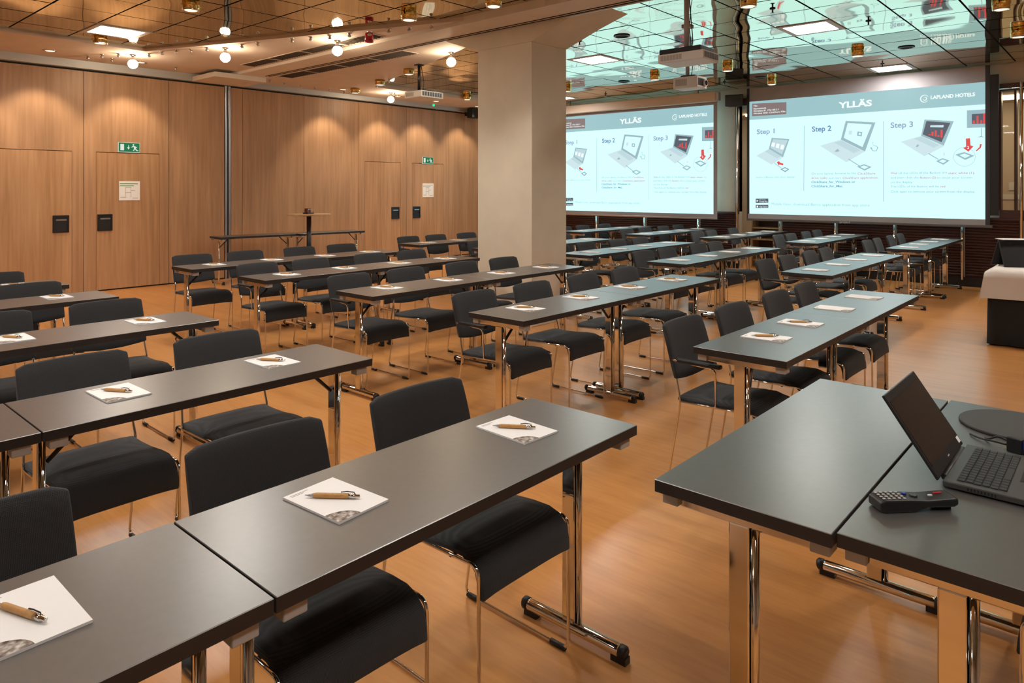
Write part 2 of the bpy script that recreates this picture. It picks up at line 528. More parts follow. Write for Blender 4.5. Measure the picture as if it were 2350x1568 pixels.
# screen wall: lower wall with mahogany slats, openings onto the corridor
PASS0, PASS1 = 4.73, 5.49          # open passage between the screens
WIN0, WIN1 = 0.30, 1.47            # interior window beside the right screen
wf = MB()
for v0, v1, z0, z1, in ((V0, WIN0, 0, ZT), (WIN0, WIN1, 0, 1.05), (WIN0, WIN1, 2.95, ZT), (WIN1, PASS0, 0, ZT),
                        (PASS0, PASS1, 3.05, ZT), (PASS1, VW + 0.02, 0, ZT)):
    wf.box(UW, UW + 0.12, v0, v1, z0, z1 + (0.02 if z1 == ZT else 0))
wfr = struct('wall_front', wf.mesh('wall_front', M['beige']))
slat_len = {}
def slat(v0, v1):
    L = round(v1 - v0, 3)
    if L not in slat_len:
        slat_len[L] = MB().prism([(0, -0.018), (-0.020, -0.012), (-0.026, 0.006), (-0.012, 0.018), (0, 0.018)], 0, L, 'y').mesh('slat', M['redwood'])
    return slat_len[L]
POSTS = [1.208, 1.939, 2.87, 3.772, 4.712, 5.507, 6.29, 7.48, 8.667, 9.85, 11.0]
bays = [(0.33, 1.17)] + [(a + 0.03, bb - 0.03) for a, bb in zip(POSTS[:-1], POSTS[1:]) if abs(a - 4.712) > 0.01]
for a, bb in bays:
    link('slat_backing', MB().box(UW - 0.012, UW, a, bb, 0.14, 1.02).mesh('slat_backing', M['redwood']), wfr)
    me = slat(a, bb)
    for k in range(20):
        link('slat', me, wfr, (UW - 0.012, a, 0.175 + k * 0.0425))
for a, bb in ((0.30, 4.71), (5.49, 11.1)):
    link('rail', MB().box(UW - 0.055, UW, a, bb, 1.02, 1.055).mesh('rail', M['redwood'], 0.004, 1), wfr)
for v in POSTS:
    top = 3.05 if v in (1.208, 5.507) else 1.02
    link('post', MB().tube([(UW - 0.075, v, 0.10), (UW - 0.075, v, top)], 0.021, 10).mesh('post', M['chrome']), wfr)
struct('baseboard_front', MB().box(UW - 0.05, UW, V0, PASS0, 0, 0.14).box(UW - 0.05, UW, PASS1, VW - 0.01, 0, 0.14).mesh('baseboard_front', M['black']))
# beige pier and mahogany trims between the screens
link('door_trim', MB().box(UW - 0.05, UW + 0.12, PASS1 - 0.0, PASS1 + 0.06, 1.06, 3.05).mesh('door_trim', M['redwood']), wfr)
link('door_trim', MB().box(UW - 0.05, UW + 0.12, PASS0 - 0.06, PASS0, 1.06, 3.05).mesh('door_trim', M['redwood']), wfr)
link('door_trim', MB().box(UW - 0.06, UW + 0.12, PASS0 - 0.06, PASS1 + 0.25, 3.05, 3.16).mesh('door_trim', M['redwood']), wfr)
# interior window
win = struct('window_1', MB().box(UW - 0.06, UW + 0.13, WIN0, WIN1, 2.93, 3.04).box(UW - 0.06, UW + 0.13, WIN0, WIN1, 1.055, 1.17)
             .box(UW - 0.05, UW + 0.12, 1.265, 1.295, 1.17, 2.93).box(UW - 0.05, UW + 0.12, 1.10, 1.165, 1.17, 2.93)
             .box(UW - 0.05, UW + 0.12, WIN1 - 0.02, WIN1 + 0.03, 1.17, 2.93).box(UW - 0.05, UW + 0.12, WIN0, WIN0 + 0.05, 1.17, 2.93).mesh('window_1', M['redwood']))
for a, bb in ((1.295, WIN1 - 0.02), (WIN0 + 0.05, 1.10)):
    link('pane', MB().box(UW + 0.03, UW + 0.036, a, bb, 1.17, 2.93).mesh('pane', M['glass']), win)
link('chrome_rail', MB().tube([(UW - 0.08, 0.32, 2.96), (UW - 0.08, WIN1, 2.96)], 0.012, 8).mesh('chrome_rail', M['chrome']), win)
# corridor behind the screen wall
struct('wall_corridor', MB().box(UW + 2.2, UW + 2.4, V0, VW, 0, ZT).mesh('wall_corridor', M['beige']))
struct('ceiling_corridor', MB().box(UW + 0.12, UW + 2.2, V0, VW, 2.98, 3.05).mesh('ceiling_corridor', M['beige']))
for v in (1.3, 5.2):
    link_o = tag(link('corridor_lamp', MB().box(UW + 1.0, UW + 1.3, v - 0.6, v + 0.6, 2.935, 2.98).mesh('corridor_lamp', M['corlamp'])),
                 'long lit ceiling lamp in the corridor behind the screens', 'lamp', 'corridor lamps')

# ------------------------------------------------------------------ folding tables
TH = 0.74
def make_table(L, name='folding_table', W=0.44):
    """origin at the floor under the table's middle; long side along x"""
    t = thing(name, 'x', 'table')
    h = L / 2
    top = MB().box(-h, h, -W / 2, W / 2, TH - 0.032, TH).mesh('table_top', M['table'], 0.0015, 1)
    top.materials.append(M['edge'])
    for p in top.polygons:
        if p.normal.z < 0.5: p.material_index = 1
    link('table_top', top, t)
    for s in (-1, 1):
        x = s * (h - 0.048)
        # flat column with a round tube along its front edge
        c = MB().box(x - 0.012, x + 0.012, -0.018, 0.034, 0.035, TH - 0.064)
        leg = link('leg', c.mesh('leg', M['chrome'], 0.0035, 2), t)
        link('leg_tube', MB().tube([(x, -0.028, 0.035), (x, -0.028, TH - 0.064)], 0.0105, 12).mesh('leg_tube', M['chrome']), leg)
        ft = MB().tube([(x, -0.195, 0.032), (x, -0.18, 0.034), (x, 0.18, 0.034), (x, 0.195, 0.032)], [0.019, 0.0205, 0.0205, 0.019], 12)
        foot = link('foot', ft.mesh('foot', M['chrome']), t)
        for e in (-1, 1):
            caps = MB().tube([(x, e * 0.188, 0.0335), (x, e * 0.206, 0.033), (x, e * 0.212, 0.032)], [0.0215, 0.0215, 0.015], 12)
            caps.box(x - 0.014, x + 0.014, e * 0.18 - 0.035, e * 0.18 + 0.02, 0.0, 0.022)
            link('foot_cap', caps.mesh('foot_cap', M['black']), foot)
        cb = MB().box(x - 0.013, x + 0.013, -0.165, 0.165, TH - 0.066, TH - 0.036).mesh('cross_bar', M['chrome'], 0.004, 1)
        link('cross_bar', cb, t)
        for e in (-1, 1):
            bl = MB().box(x - 0.026, x + 0.026, e * 0.185 - 0.022, e * 0.185 + 0.022, TH - 0.064, TH - 0.0325)
            link('end_block', bl.mesh('end_block', M['greyp'], 0.002, 1), t)
        br = MB().tube([(x - s * 0.02, 0.0, TH - 0.17), (x - s * 0.16, 0.0, TH - 0.035)], 0.008, 8)
        br.box(min(x - s * 0.12, x - s * 0.24), max(x - s * 0.12, x - s * 0.24), -0.03, 0.03, TH - 0.048, TH - 0.0325)
        link('folding_brace', br.mesh('folding_brace', M['blackm']), t)
    return t

ORD = ['first', 'second', 'third', 'fourth', 'fifth', 'sixth']
BLOCK = {'A': 'block furthest from screens', 'B': 'block beside the pillar', 'C': 'block beyond the pillar', 'D': 'block nearest the screens'}
TL = 1.25
# block: (u start, number of tables), rows: front edge v, chair back v, chair centres u, pads u
ROWS = [
    ('A', 0, -0.58, 2, 1.175, 1.855, [0.345, 1.00, 1.60], None),
    ('A', 1, -0.60, 2, 2.51, 3.24, [0.325, 0.96, 1.55], None),
    ('A', 2, 0.63, 1, 3.90, 4.71, [0.97, 1.56], None),
    ('A', 3, 0.58, 1, 5.27, 6.00, [0.90, 1.48], None),
    ('A', 4, 0.55, 1, 6.22, 6.95, [0.87, 1.46], None),
    ('B', 0, 3.055, 2, 1.12, 1.785, [3.38, 3.98, 4.66, 5.23], [3.48, 3.97, 4.60, 5.21]),
    ('B', 1, 3.00, 2, 2.57, 3.30, [3.34, 3.94, 4.58, 5.19], [3.32, 3.91, 4.57, 5.17]),
    ('B', 2, 2.99, 2, 3.94, 4.71, [3.34, 3.93, 4.60, 5.18], None),
    ('B', 3, 2.93, 2, 5.28, 6.05, [3.28, 3.84, 4.55, 5.12], None),
    ('B', 4, 2.88, 2, 6.51, 7.34, [3.24, 3.83, 4.50, 5.08], None),
    ('C', 0, 6.33, 2, 1.93, 2.67, [6.70, 7.28, 7.95, 8.48], None),
    ('C', 1, 6.31, 2, 3.30, 4.05, [6.74, 7.27, 8.04, 8.52], None),
    ('C', 2, 6.43, 2, 4.53, 5.22, [6.74, 7.30, 8.03, 8.60], None),
    ('C', 3, 6.25, 2, 5.77, 6.46, [6.62, 7.20, 7.86, 8.44], None),
    ('C', 4, 6.14, 2, 7.07, 7.80, [6.55, 7.08, 7.72, 8.30], None),
    ('D', 0, 9.70, 2, 1.88, 2.65, [10.12, 10.62, 11.32, 11.88], None),
    ('D', 1, 9.90, 2, 3.21, 3.92, [10.36, 10.85, 11.52, 12.05], None),
    ('D', 2, 9.92, 2, 4.52, 5.22, [10.35, 10.86, 11.70], None),
    ('D', 3, 9.86, 2, 5.81, 6.45, [10.22, 10.80, 11.45, 12.02], None),
    ('D', 4, 9.82, 2, 7.07, 7.71, [10.12, 10.68, 11.41], None),
]
# ------------------------------------------------------------------ chair
def make_chair(arms=False):
    """faces -y; origin on the floor in the middle of the sled"""
    t = thing('stacking_chair', 'x', 'chair')
    xs = 0.2025
    for s in (-1, 1):
        x = s * xs
        loop = [(x - s * 0.014, 0.217, 0.635), (x - s * 0.012, 0.203, 0.57), (x, 0.165, 0.425), (x, 0.238, 0.010), (x, -0.238, 0.010), (x, -0.236, 0.437), (x, 0.165, 0.425)]
        p1 = fillet(loop, 0.035)
        link('side_frame', MB().tube(p1, 0.0056, 8).mesh('side_frame', M['chrome']), t)
        for y0, y1 in ((-0.225, -0.165), (0.165, 0.225)):
            g = MB().tube([(x, y0, 0.0095), (x, y1, 0.0095)], 0.0092, 8)
            link('glide', g.mesh('glide', M['black']), t)
        if arms:
            a = fillet([(x, -0.02, 0.43), (x + s * 0.022, -0.03, 0.62), (x + s * 0.022, 0.195, 0.632)], 0.03)
            ar = link('armrest', MB().tube(a, 0.0056, 8).mesh('armrest', M['chrome']), t)
            link('arm_pad', MB().box(x + s * 0.022 - 0.018, x + s * 0.022 + 0.018, -0.06, 0.17, 0.626, 0.645).mesh('arm_pad', M['black'], 0.006, 2), ar)
    c = MB()
    for y in (-0.12, 0.10):
        c.tube([(-xs, y, 0.428), (xs, y, 0.428)], 0.005, 8)
    c.box(-0.05, 0.05, -0.10, 0.08, 0.412, 0.424)
    link('seat_support', c.mesh('seat_support', M['blackm']), t)
    # seat: cushion with a waterfall front
    prof = [(0.185, 0.452), (0.10, 0.449), (0.0, 0.452), (-0.10, 0.462), (-0.165, 0.463), (-0.205, 0.452), (-0.235, 0.425), (-0.247, 0.385), (-0.250, 0.345)]
    top = []; bot = []
    for i, (y, z) in enumerate(prof):
        a = prof[max(i - 1, 0)]; bb = prof[min(i + 1, len(prof) - 1)]
        ty, tz = bb[0] - a[0], bb[1] - a[1]
        l = math.hypot(ty, tz); ny, nz = tz / l, -ty / l     # pointing below the cushion
        if nz > 0 or (abs(nz) < 0.2 and ny < 0): ny, nz = -ny, -nz
        top.append((y, z)); bot.append((y + ny * 0.026, z + nz * 0.026))
    seat_mb = MB()
    nx = 8
    def crown(k): 
        q = 2 * k / nx - 1
        return -0.007 * q ** 4
    vs_ = []; fs = []
    m_ = len(prof)
    for k in range(nx + 1):
        x = -0.198 + 0.396 * k / nx
        for (y, z) in top: vs_.append((x, y, z + crown(k)))
        for (y, z) in bot: vs_.append((x, y, z))
    st = 2 * m_
    for k in range(nx):
        for i in range(m_ - 1):
            a = k * st + i
            fs.append((a, a + 1, a + 1 + st, a + st))
            a2 = k * st + m_ + i
            fs.append((a2, a2 + st, a2 + 1 + st, a2 + 1))
        fs.append((k * st, k * st + st, k * st + st + m_, k * st + m_))
        fs.append((k * st + m_ - 1, k * st + 2 * m_ - 1, k * st + st + 2 * m_ - 1, k * st + st + m_ - 1))
    for k in (0, nx):
        for i in range(m_ - 1):
            a = k * st + i
            fs.append((a, a + m_, a + m_ + 1, a + 1))
    seat_mb.add(vs_, fs)
    link('seat', seat_mb.mesh('seat', M['fabric'], 0.007, 2, True), t)
    # backrest: curved pad, lower edge bowed down, top corners rounded
    nx, nz = 12, 7
    vs_ = []; fs = []
    for side in (0, 1):
        for j in range(nz + 1):
            for k in range(nx + 1):
                q = 2 * k / nx - 1; f = j / nz
                x = q * (0.207 - 0.004 * f)
                zb = 0.535 - 0.022 * (1 - q * q)
                zt = 0.803 - 0.004 * q * q - (0.012 if abs(q) > 0.99 else 0.0)
                z = zb + (zt - zb) * f
                y = 0.193 + (z - 0.535) * 0.235 + 0.018 * (1 - q * q) + 0.012 * f * f
                th = 0.013 * (1 - 0.35 * abs(2 * f - 1) ** 4)
                vs_.append((x, y + (th if side else -th), z))
    N = (nz + 1) * (nx + 1)
    for j in range(nz):
        for k in range(nx):
            a = j * (nx + 1) + k
            fs.append((a, a + 1, a + nx + 2, a + nx + 1))
            fs.append((N + a, N + a + nx + 1, N + a + nx + 2, N + a + 1))
    for k in range(nx):
        fs.append((k, N + k, N + k + 1, k + 1))
        a = nz * (nx + 1) + k
        fs.append((a, a + 1, N + a + 1, N + a))
    for j in range(nz):
        for k in (0, nx):
            a = j * (nx + 1) + k
            fs.append((a, a + nx + 1, N + a + nx + 1, N + a))
    link('backrest', MB().add(vs_, fs).mesh('backrest', M['fabric'], 0.006, 2, True), t)
    return t

# ------------------------------------------------------------------ notepad and pen
def make_pad():
    t = thing('notepad', 'x', 'notepad')
    link('sheets', MB().box(-0.074, 0.074, -0.105, 0.105, 0, 0.005).mesh('sheets', M['paper'], 0.0, 1), t)
    pts = [(-0.074, -0.105)] ; n = 10
    poly = [(-0.070, -0.1045)]
    for k in range(n + 1):
        a = PI / 2 * k / n
        poly.append((-0.0735 + 0.062 * math.cos(a), -0.1045 + 0.050 * math.sin(a)))
    poly.append((-0.0735, -0.1045))
    link('photo_print', MB().prism(poly[1:], 0.0048, 0.0053).mesh('photo_print', M['padphoto']), t)
    ln = MB()
    for i, wd in enumerate((0.05, 0.034)):
        ln.box(-0.062, -0.062 + wd, 0.092 - i * 0.006, 0.0945 - i * 0.006, 0.0048, 0.0053)
    link('letterhead', ln.mesh('letterhead', M['greyp']), t)
    return t
def make_pen():
    t = thing('ballpoint_pen', 'x', 'pen')
    r = 0.0062
    link('barrel', MB().lathe([(r * 0.8, -0.047), (r, -0.040), (r, 0.036), (r * 0.96, 0.038)], (0, 0, r), 12, 'x').mesh('barrel', M['bamboo']), t)
    link('tip', MB().lathe([(0.0008, -0.068), (0.0022, -0.062), (r * 0.8, -0.047)], (0, 0, r), 12, 'x').mesh('tip', M['steel']), t)
    link('cap', MB().lathe([(r * 0.96, 0.038), (r * 0.96, 0.055), (r * 0.6, 0.057), (r * 0.6, 0.066), (r * 0.4, 0.067)], (0, 0, r), 12, 'x').mesh('cap', M['chrome']), t)
    link('clip', MB().tube([(0.020, 0.0015, 2 * r + 0.002), (0.035, 0.0, 2 * r + 0.0045), (0.052, 0, 2 * r + 0.003), (0.054, 0, r * 1.6)], 0.0013, 6).mesh('clip', M['blackm']), t)
    return t

tab0 = make_table(TL); chair0 = make_chair(False); chairA = make_chair(True); pad0 = make_pad(); pen0 = make_pen()
used = set()
def place(proto, loc, rz, label, group):
    if proto.name in used: return dup(proto, loc, rz, label, group)
    used.add(proto.name)
    proto.location = loc; proto.rotation_euler = (0, 0, rz)
    proto['label'] = label; proto['group'] = group
    return proto
def rowname(b, r): return '%s row from laptop desk, %s' % (ORD[r], BLOCK[b])
ARMED = {('B', 0): [0], ('B', 1): [0], ('B', 2): [0], ('B', 3): [0], ('C', 0): [0], ('C', 1): [0], ('C', 3): [0], ('D', 0): [0], ('D', 1): [0], ('D', 2): [0], ('D', 3): [0]}
for (b, r, u0, nt_, fv, bv, cs, pads) in ROWS:
    rn = rowname(b, r)
    yaw = random.gauss(0, 0.004)
    for k in range(nt_):
        gap = 0.004
        if nt_ == 2: wh = ('far table', 'screen-side table')[k]
        else: wh = 'table'
        place(tab0, (u0 + TL * (k + 0.5) + gap * k, fv + 0.22, 0), 0, 'dark grey folding %s, %s' % (wh, rn), 'seminar folding tables')
    n = len(cs)
    for i, u in enumerate(cs):
        e = ORD[n - 1 - i]
        jit = random.gauss(0, 0.022)
        armed = i in ARMED.get((b, r), [])
        if armed:
            lab = 'black armchair, %s from screen end, %s' % (e, rn)
            place(chairA, (u, bv - 0.262, 0), jit, lab, 'armchairs at row ends')
        else:
            lab = 'black padded chair, %s from screen end, %s' % (e, rn)
            place(chair0, (u, bv - 0.262, 0), jit, lab, 'seminar chairs')
    if pads is None:
        pads = []
        for k in range(nt_):
            pads += [u0 + TL * k + 0.33, u0 + TL * k + 0.95]
        if (b, r) == ('A', 0): pads = [0.35, 0.978, 1.635]
        elif (b, r) == ('A', 1): pads = [0.30, 0.962, 1.575]
    n = len(pads)
    for i, u in enumerate(pads):
        e = ORD[n - 1 - i]
        pv = fv + (0.27 if b in 'A' else 0.25) + random.gauss(0, 0.012)
        rz = random.gauss(0, 0.035)
        pen = b == 'A' or (b == 'B' and not (r == 0 and i >= 2)) or (b == 'C' and r == 4)
        place(pad0, (u, pv, TH), rz, 'white notepad, %s from screen end, %s' % (e, rn), 'notepads')
        if pen:
            place(pen0, (u - 0.005, pv + 0.005, TH + 0.0054), rz - 1.03 + random.gauss(0, 0.06) - (0.18 if (b, r, i) == ('A', 0, 0) else 0.0), 'bamboo pen, %s from screen end, %s' % (e, rn), 'bamboo pens')

# ------------------------------------------------------------------ laptop desk
desk = make_table(1.28, 'folding_table', 0.435)
desk.location = (2.235, 0.705, 0)
tag(desk, 'dark grey folding table with bare top beside the laptop table', 'table')
desk2 = dup(desk, (2.25, 0.2645, 0), 0, 'dark grey folding table carrying laptop, remote and round mat')
# laptop
lap = thing('laptop', 'open dark grey laptop with black screen on desk', 'laptop', (2.195, 0.36, TH))
LB, LD = 0.168, 0.235
base = link('base', MB().box(-LB, LB, -LD, -0.004, 0.004, 0.019).mesh('base', M['lapgrey'], 0.003, 2), lap)
ky = MB()
ky.box(-LB + 0.025, LB - 0.025, -0.135, -0.030, 0.0188, 0.0195)
link('key_well', ky.mesh('key_well', M['black']), base)
kmb = MB().box(-0.0084, 0.0084, -0.0078, 0.0078, 0.0, 0.0022).mesh('key', M['key'], 0.001, 1)
kw = MB().box(-0.047, 0.047, -0.0078, 0.0078, 0.0, 0.0022).mesh('key', M['key'], 0.001, 1)
for j in range(6):
    for i in range(15):
        x = -0.1365 + i * 0.0195 + (j % 2) * 0.003
        y = -0.040 - j * 0.0172
        if j == 5 and 4 <= i <= 8:
            if i == 6: link('key', kw, base, (x, y, 0.0194))
            continue
        link('key', kmb, base, (x, y, 0.0194))
link('touchpad', MB().box(-0.05, 0.05, -0.222, -0.150, 0.0186, 0.0193).mesh('touchpad', M['blackm']), base)
link('hinge', MB().tube([(-0.13, -0.002, 0.014), (0.13, -0.002, 0.014)], 0.0075, 10).mesh('hinge', M['black']), lap)
vent = MB()
for i in range(9): vent.box(-LB - 0.0008, -LB + 0.001, -0.06 - i * 0.007, -0.057 - i * 0.007, 0.008, 0.015)
link('side_vent', vent.mesh('side_vent', M['black']), base)
for fx in (-0.12, 0.12):
    link('rubber_foot', MB().box(fx - 0.02, fx + 0.02, -0.215, -0.205, 0, 0.004).box(fx - 0.02, fx + 0.02, -0.035, -0.025, 0, 0.004).mesh('rubber_foot', M['black']), lap)
LT = math.radians(34)
lid = link('lid', MB().box(-LB, LB, -0.0035, 0.0035, 0, 0.226).mesh('lid', M['black'], 0.002, 2), lap, (0, 0.006, 0.016))
lid.rotation_euler = (-LT, 0, 0)
link('display', MB().box(-LB + 0.012, LB - 0.012, -0.0042, -0.0036, 0.030, 0.205).mesh('display', M['lapscreen']), lid)
link('bezel_sticker', MB().box(LB - 0.030, LB - 0.008, -0.0043, -0.0036, 0.010, 0.026).mesh('bezel_sticker', M['paper']), lid)
link('bezel_mark', MB().box(-0.008, 0.008, -0.0043, -0.0036, 0.013, 0.016).mesh('bezel_mark', M['greyp']), lid)
# remote control
p0 = at_z(2012, 1168, TH); p1 = at_z(2178, 1162, TH)
ang = math.atan2(p1.y - p0.y, p1.x - p0.x)
rem = thing('remote_control', 'black projector remote control lying on the desk', 'remote control', ((p0.x + p1.x) / 2, (p0.y + p1.y) / 2, TH), ang)
rl = 0.095
bodyp = [(-rl, 0.004), (-rl + 0.012, 0.0), (-0.01, 0.0), (0.022, 0.009), (rl - 0.01, 0.009), (rl, 0.014), (rl, 0.026), (rl - 0.004, 0.029), (0.02, 0.026), (-0.02, 0.029), (-rl + 0.015, 0.030), (-rl, 0.024)]
link('body', MB().prism(bodyp, -0.026, 0.026, 'y').mesh('body', M['black'], 0.004, 2), rem)
btn = MB().box(-0.0035, 0.0035, -0.0028, 0.0028, 0, 0.0024).mesh('button', M['greyp'], 0.0008, 1)
for i in range(5):
    for j in range(4):
        link('button', btn, rem, (-0.082 + i * 0.0125, -0.0165 + j * 0.011, 0.0295 - (0.0006 if i == 4 else 0)))
link('nav_button', MB().lathe([(0.009, 0), (0.009, 0.003), (0.007, 0.004)], (0.0, 0, 0.027), 16).mesh('nav_button', M['blackm']), rem)
link('blue_button', MB().lathe([(0.005, 0), (0.005, 0.003), (0.004, 0.004)], (-0.018, 0.008, 0.0285), 12).mesh('blue_button', M['blue']), rem)
link('power_button', MB().box(0.055, 0.075, 0.006, 0.010, 0.0275, 0.0305).mesh('power_button', M['red']), rem)
link('white_button', MB().box(0.035, 0.045, -0.004, 0.0, 0.027, 0.030).mesh('white_button', M['whitep']), rem)
link('tilt_foot', MB().box(0.05, 0.085, -0.012, 0.012, 0.0, 0.0095).mesh('tilt_foot', M['black']), rem)
# round mat
tag(link('round_mat', MB().lathe([(0.152, 0), (0.155, 0.002), (0.155, 0.007), (0.153, 0.009)], (2.695, 0.270, TH), 48, smooth=False).mesh('round_mat', plain('felt_black', (0.030, 0.029, 0.028), 0.55))),
    'round flat black turntable mat lying behind the laptop', 'mat')
# connector box with blue plug and its cable
vg = at_z(2325, 1042, TH)
cn = thing('cable_adapter', 'black cable adapter with blue plug beside the laptop', 'adapter', (vg.x + 0.02, vg.y - 0.005, TH), -0.35)
link('adapter_body', MB().box(-0.013, 0.013, -0.02, 0.02, 0.0, 0.042).mesh('adapter_body', M['black'], 0.003, 2), cn)
link('blue_plug', MB().box(-0.009, 0.009, -0.065, -0.02, 0.012, 0.038).mesh('blue_plug', M['blue'], 0.003, 2), cn)
link('plug_boot', MB().tube([(0, -0.065, 0.025), (0, -0.10, 0.02)], [0.007, 0.005], 10).mesh('plug_boot', M['blue']), cn)
cb = MB().tube(fillet([(0.0, 0.02, 0.014), (-0.01, 0.06, 0.016), (0.01, 0.10, 0.006), (0.03, 0.14, 0.004)], 0.03), 0.0028, 8)
cb.tube(fillet([(0.006, 0.02, 0.022), (0.01, 0.05, 0.030), (0.015, 0.08, 0.010), (0.035, 0.10, 0.004)], 0.02), 0.0028, 8)
link('cable', cb.mesh('cable', M['black']), cn)

# chair tucked at the far side of the laptop desk, only its corner shows
dup(chair0, (2.315, -0.035, 0), PI, 'black padded chair on the laptop side of the desk', 'seminar chairs')

# ------------------------------------------------------------------ tables along the wood wall, bar table
dup(tab0, (5.70, 10.62, 0), -0.06, 'bare dark folding table against wood wall, in front of steel post', 'seminar folding tables')
dup(tab0, (6.98, 10.48, 0), -0.05, 'bare dark folding table against wood wall, behind round bar table', 'seminar folding tables')
bp = at_z(709, 491, 1.10)
bt = thing('bar_table', 'round light wood bar table on black column by wood wall', 'table', (bp.x, bp.y, 0))
link('table_top', MB().lathe([(0.32, 1.075), (0.33, 1.08), (0.33, 1.098), (0.325, 1.10)], (0, 0, 0), 48, smooth=False).mesh('table_top', M['barwood']), bt)
link('column', MB().tube([(0, 0, 0.03), (0, 0, 1.075)], 0.036, 16).mesh('column', M['blackm']), bt)
link('base', MB().lathe([(0.24, 0), (0.24, 0.012), (0.06, 0.03), (0.04, 0.05)], (0, 0, 0), 32).mesh('base', M['blackm']), bt)
sn = thing('napkin_holder', 'small dark holder with red napkins on bar table', 'napkin holder', (bp.x - 0.01, bp.y, 1.10), 0.3)
link('tray', MB().box(-0.07, 0.07, -0.05, 0.05, 0, 0.02).mesh('tray', M['black'], 0.004, 1), sn)
link('napkins', MB().box(-0.05, 0.02, -0.035, 0.035, 0.02, 0.085).mesh('napkins', M['burgundy'], 0.004, 1), sn)
link('side_wire', MB().tube(fillet([(-0.06, -0.042, 0.015), (-0.06, -0.042, 0.075), (0.06, -0.042, 0.06), (0.06, -0.042, 0.015)], 0.02), 0.004, 6).mesh('side_wire', M['steel']), sn)

# ------------------------------------------------------------------ draped table with black display stand
dt = thing('draped_table', 'table with cream overlay cloth and black floor length skirt', 'table', (8.42, 0.42, 0))
hx, hy, ht = 0.42, 0.62, 0.72
def skirt_mesh(hx, hy, z0, z1, amp, n=150, flare=0.0):
    mb = MB(); vs_ = []; fs = []
    per = []
    import itertools
    L = [(-hx, -hy), (hx, -hy), (hx, hy), (-hx, hy)]
    tot = 4 * (hx + hy)
    for k in range(n):
        d = tot * k / n
        for i in range(4):
            a = L[i]; c = L[(i + 1) % 4]
            l = math.hypot(c[0] - a[0], c[1] - a[1])
            if d <= l + 1e-9:
                per.append((a[0] + (c[0] - a[0]) * d / l, a[1] + (c[1] - a[1]) * d / l, i)); break
            d -= l
    nr = [(0, -1), (1, 0), (0, 1), (-1, 0)]
    for j in range(5):
        f = j / 4
        for k, (x, y, i) in enumerate(per):
            wv = amp * (1 - f * 0.7) * (math.sin(k * 0.84) + 0.5 * math.sin(k * 0.37 + 1))
            off = wv + flare * (1 - f)
            vs_.append((x + nr[i][0] * off, y + nr[i][1] * off, z0 + (z1 - z0) * f))
    for j in range(4):
        for k in range(n):
            k2 = (k + 1) % n
            fs.append((j * n + k, j * n + k2, (j + 1) * n + k2, (j + 1) * n + k))
    mb.add(vs_, fs, True)
    return mb
link('frame', MB().box(-hx + 0.03, hx - 0.03, -hy + 0.03, hy - 0.03, ht - 0.04, ht - 0.008)
     .box(-hx + 0.05, -hx + 0.09, -hy + 0.05, -hy + 0.09, 0, ht - 0.04).box(hx - 0.09, hx - 0.05, -hy + 0.05, -hy + 0.09, 0, ht - 0.04)
     .box(-hx + 0.05, -hx + 0.09, hy - 0.09, hy - 0.05, 0, ht - 0.04).box(hx - 0.09, hx - 0.05, hy - 0.09, hy - 0.05, 0, ht - 0.04).mesh('frame', M['black']), dt)
link('skirt', skirt_mesh(hx - 0.012, hy - 0.012, 0.012, ht - 0.01, 0.010, 150, 0.006).mesh('skirt', M['skirt']), dt)
# overlay cloth with hanging corners
cl = MB(); n = 28; vs_ = []; fs = []
dx, dy = hx + 0.29, hy + 0.29
for i in range(n + 1):
    for j in range(n + 1):
        x = -dx + 2 * dx * i / n; y = -dy + 2 * dy * j / n
        ox = max(0, abs(x) - hx); oy = max(0, abs(y) - hy)
        ol = math.hypot(ox, oy)
        px = max(-hx, min(hx, x)) + math.copysign(min(ox, 1) * 0.10 + (0.012 if ox > 0 else 0), x) * (1 if ox > 0 else 0)
        py = max(-hy, min(hy, y)) + math.copysign(min(oy, 1) * 0.10 + (0.012 if oy > 0 else 0), y) * (1 if oy > 0 else 0)
        if ox > 0 and oy > 0:
            px += math.copysign(0.10 * oy, x); py += math.copysign(0.10 * ox, y)
        vs_.append((px, py, ht + 0.004 - ol * 0.95 + 0.004 * math.sin(9 * x + 5 * y) * min(1, ol * 6)))
for i in range(n):
    for j in range(n):
        a = i * (n + 1) + j
        fs.append((a, a + 1, a + n + 2, a + n + 1))
oc = link('overlay_cloth', cl.add(vs_, fs, True).mesh('overlay_cloth', M['cloth']), dt)
ss = thing('display_stand', 'black folded display stand on the draped table', 'stand', (8.36, 0.80, ht + 0.006), 0.55)
link('panel', MB().prism([(-0.02, 0), (0.0, 0), (0.115, 0.26), (0.095, 0.26)], -0.16, 0.16, 'y').mesh('panel', M['blackm'], 0.002, 1), ss)
link('panel', MB().prism([(0.24, 0), (0.26, 0), (0.115, 0.26), (0.100, 0.25)], -0.16, 0.16, 'y').mesh('panel', M['blackm'], 0.002, 1), ss)
link('strut', MB().prism([(0.03, 0.06), (0.05, 0.05), (0.20, 0.14), (0.185, 0.155)], -0.168, -0.160, 'y').mesh('strut', M['black']), ss)
link('paper_top', MB().box(0.03, 0.19, -0.15, 0.15, 0.261, 0.266).mesh('paper_top', M['paper']), ss)

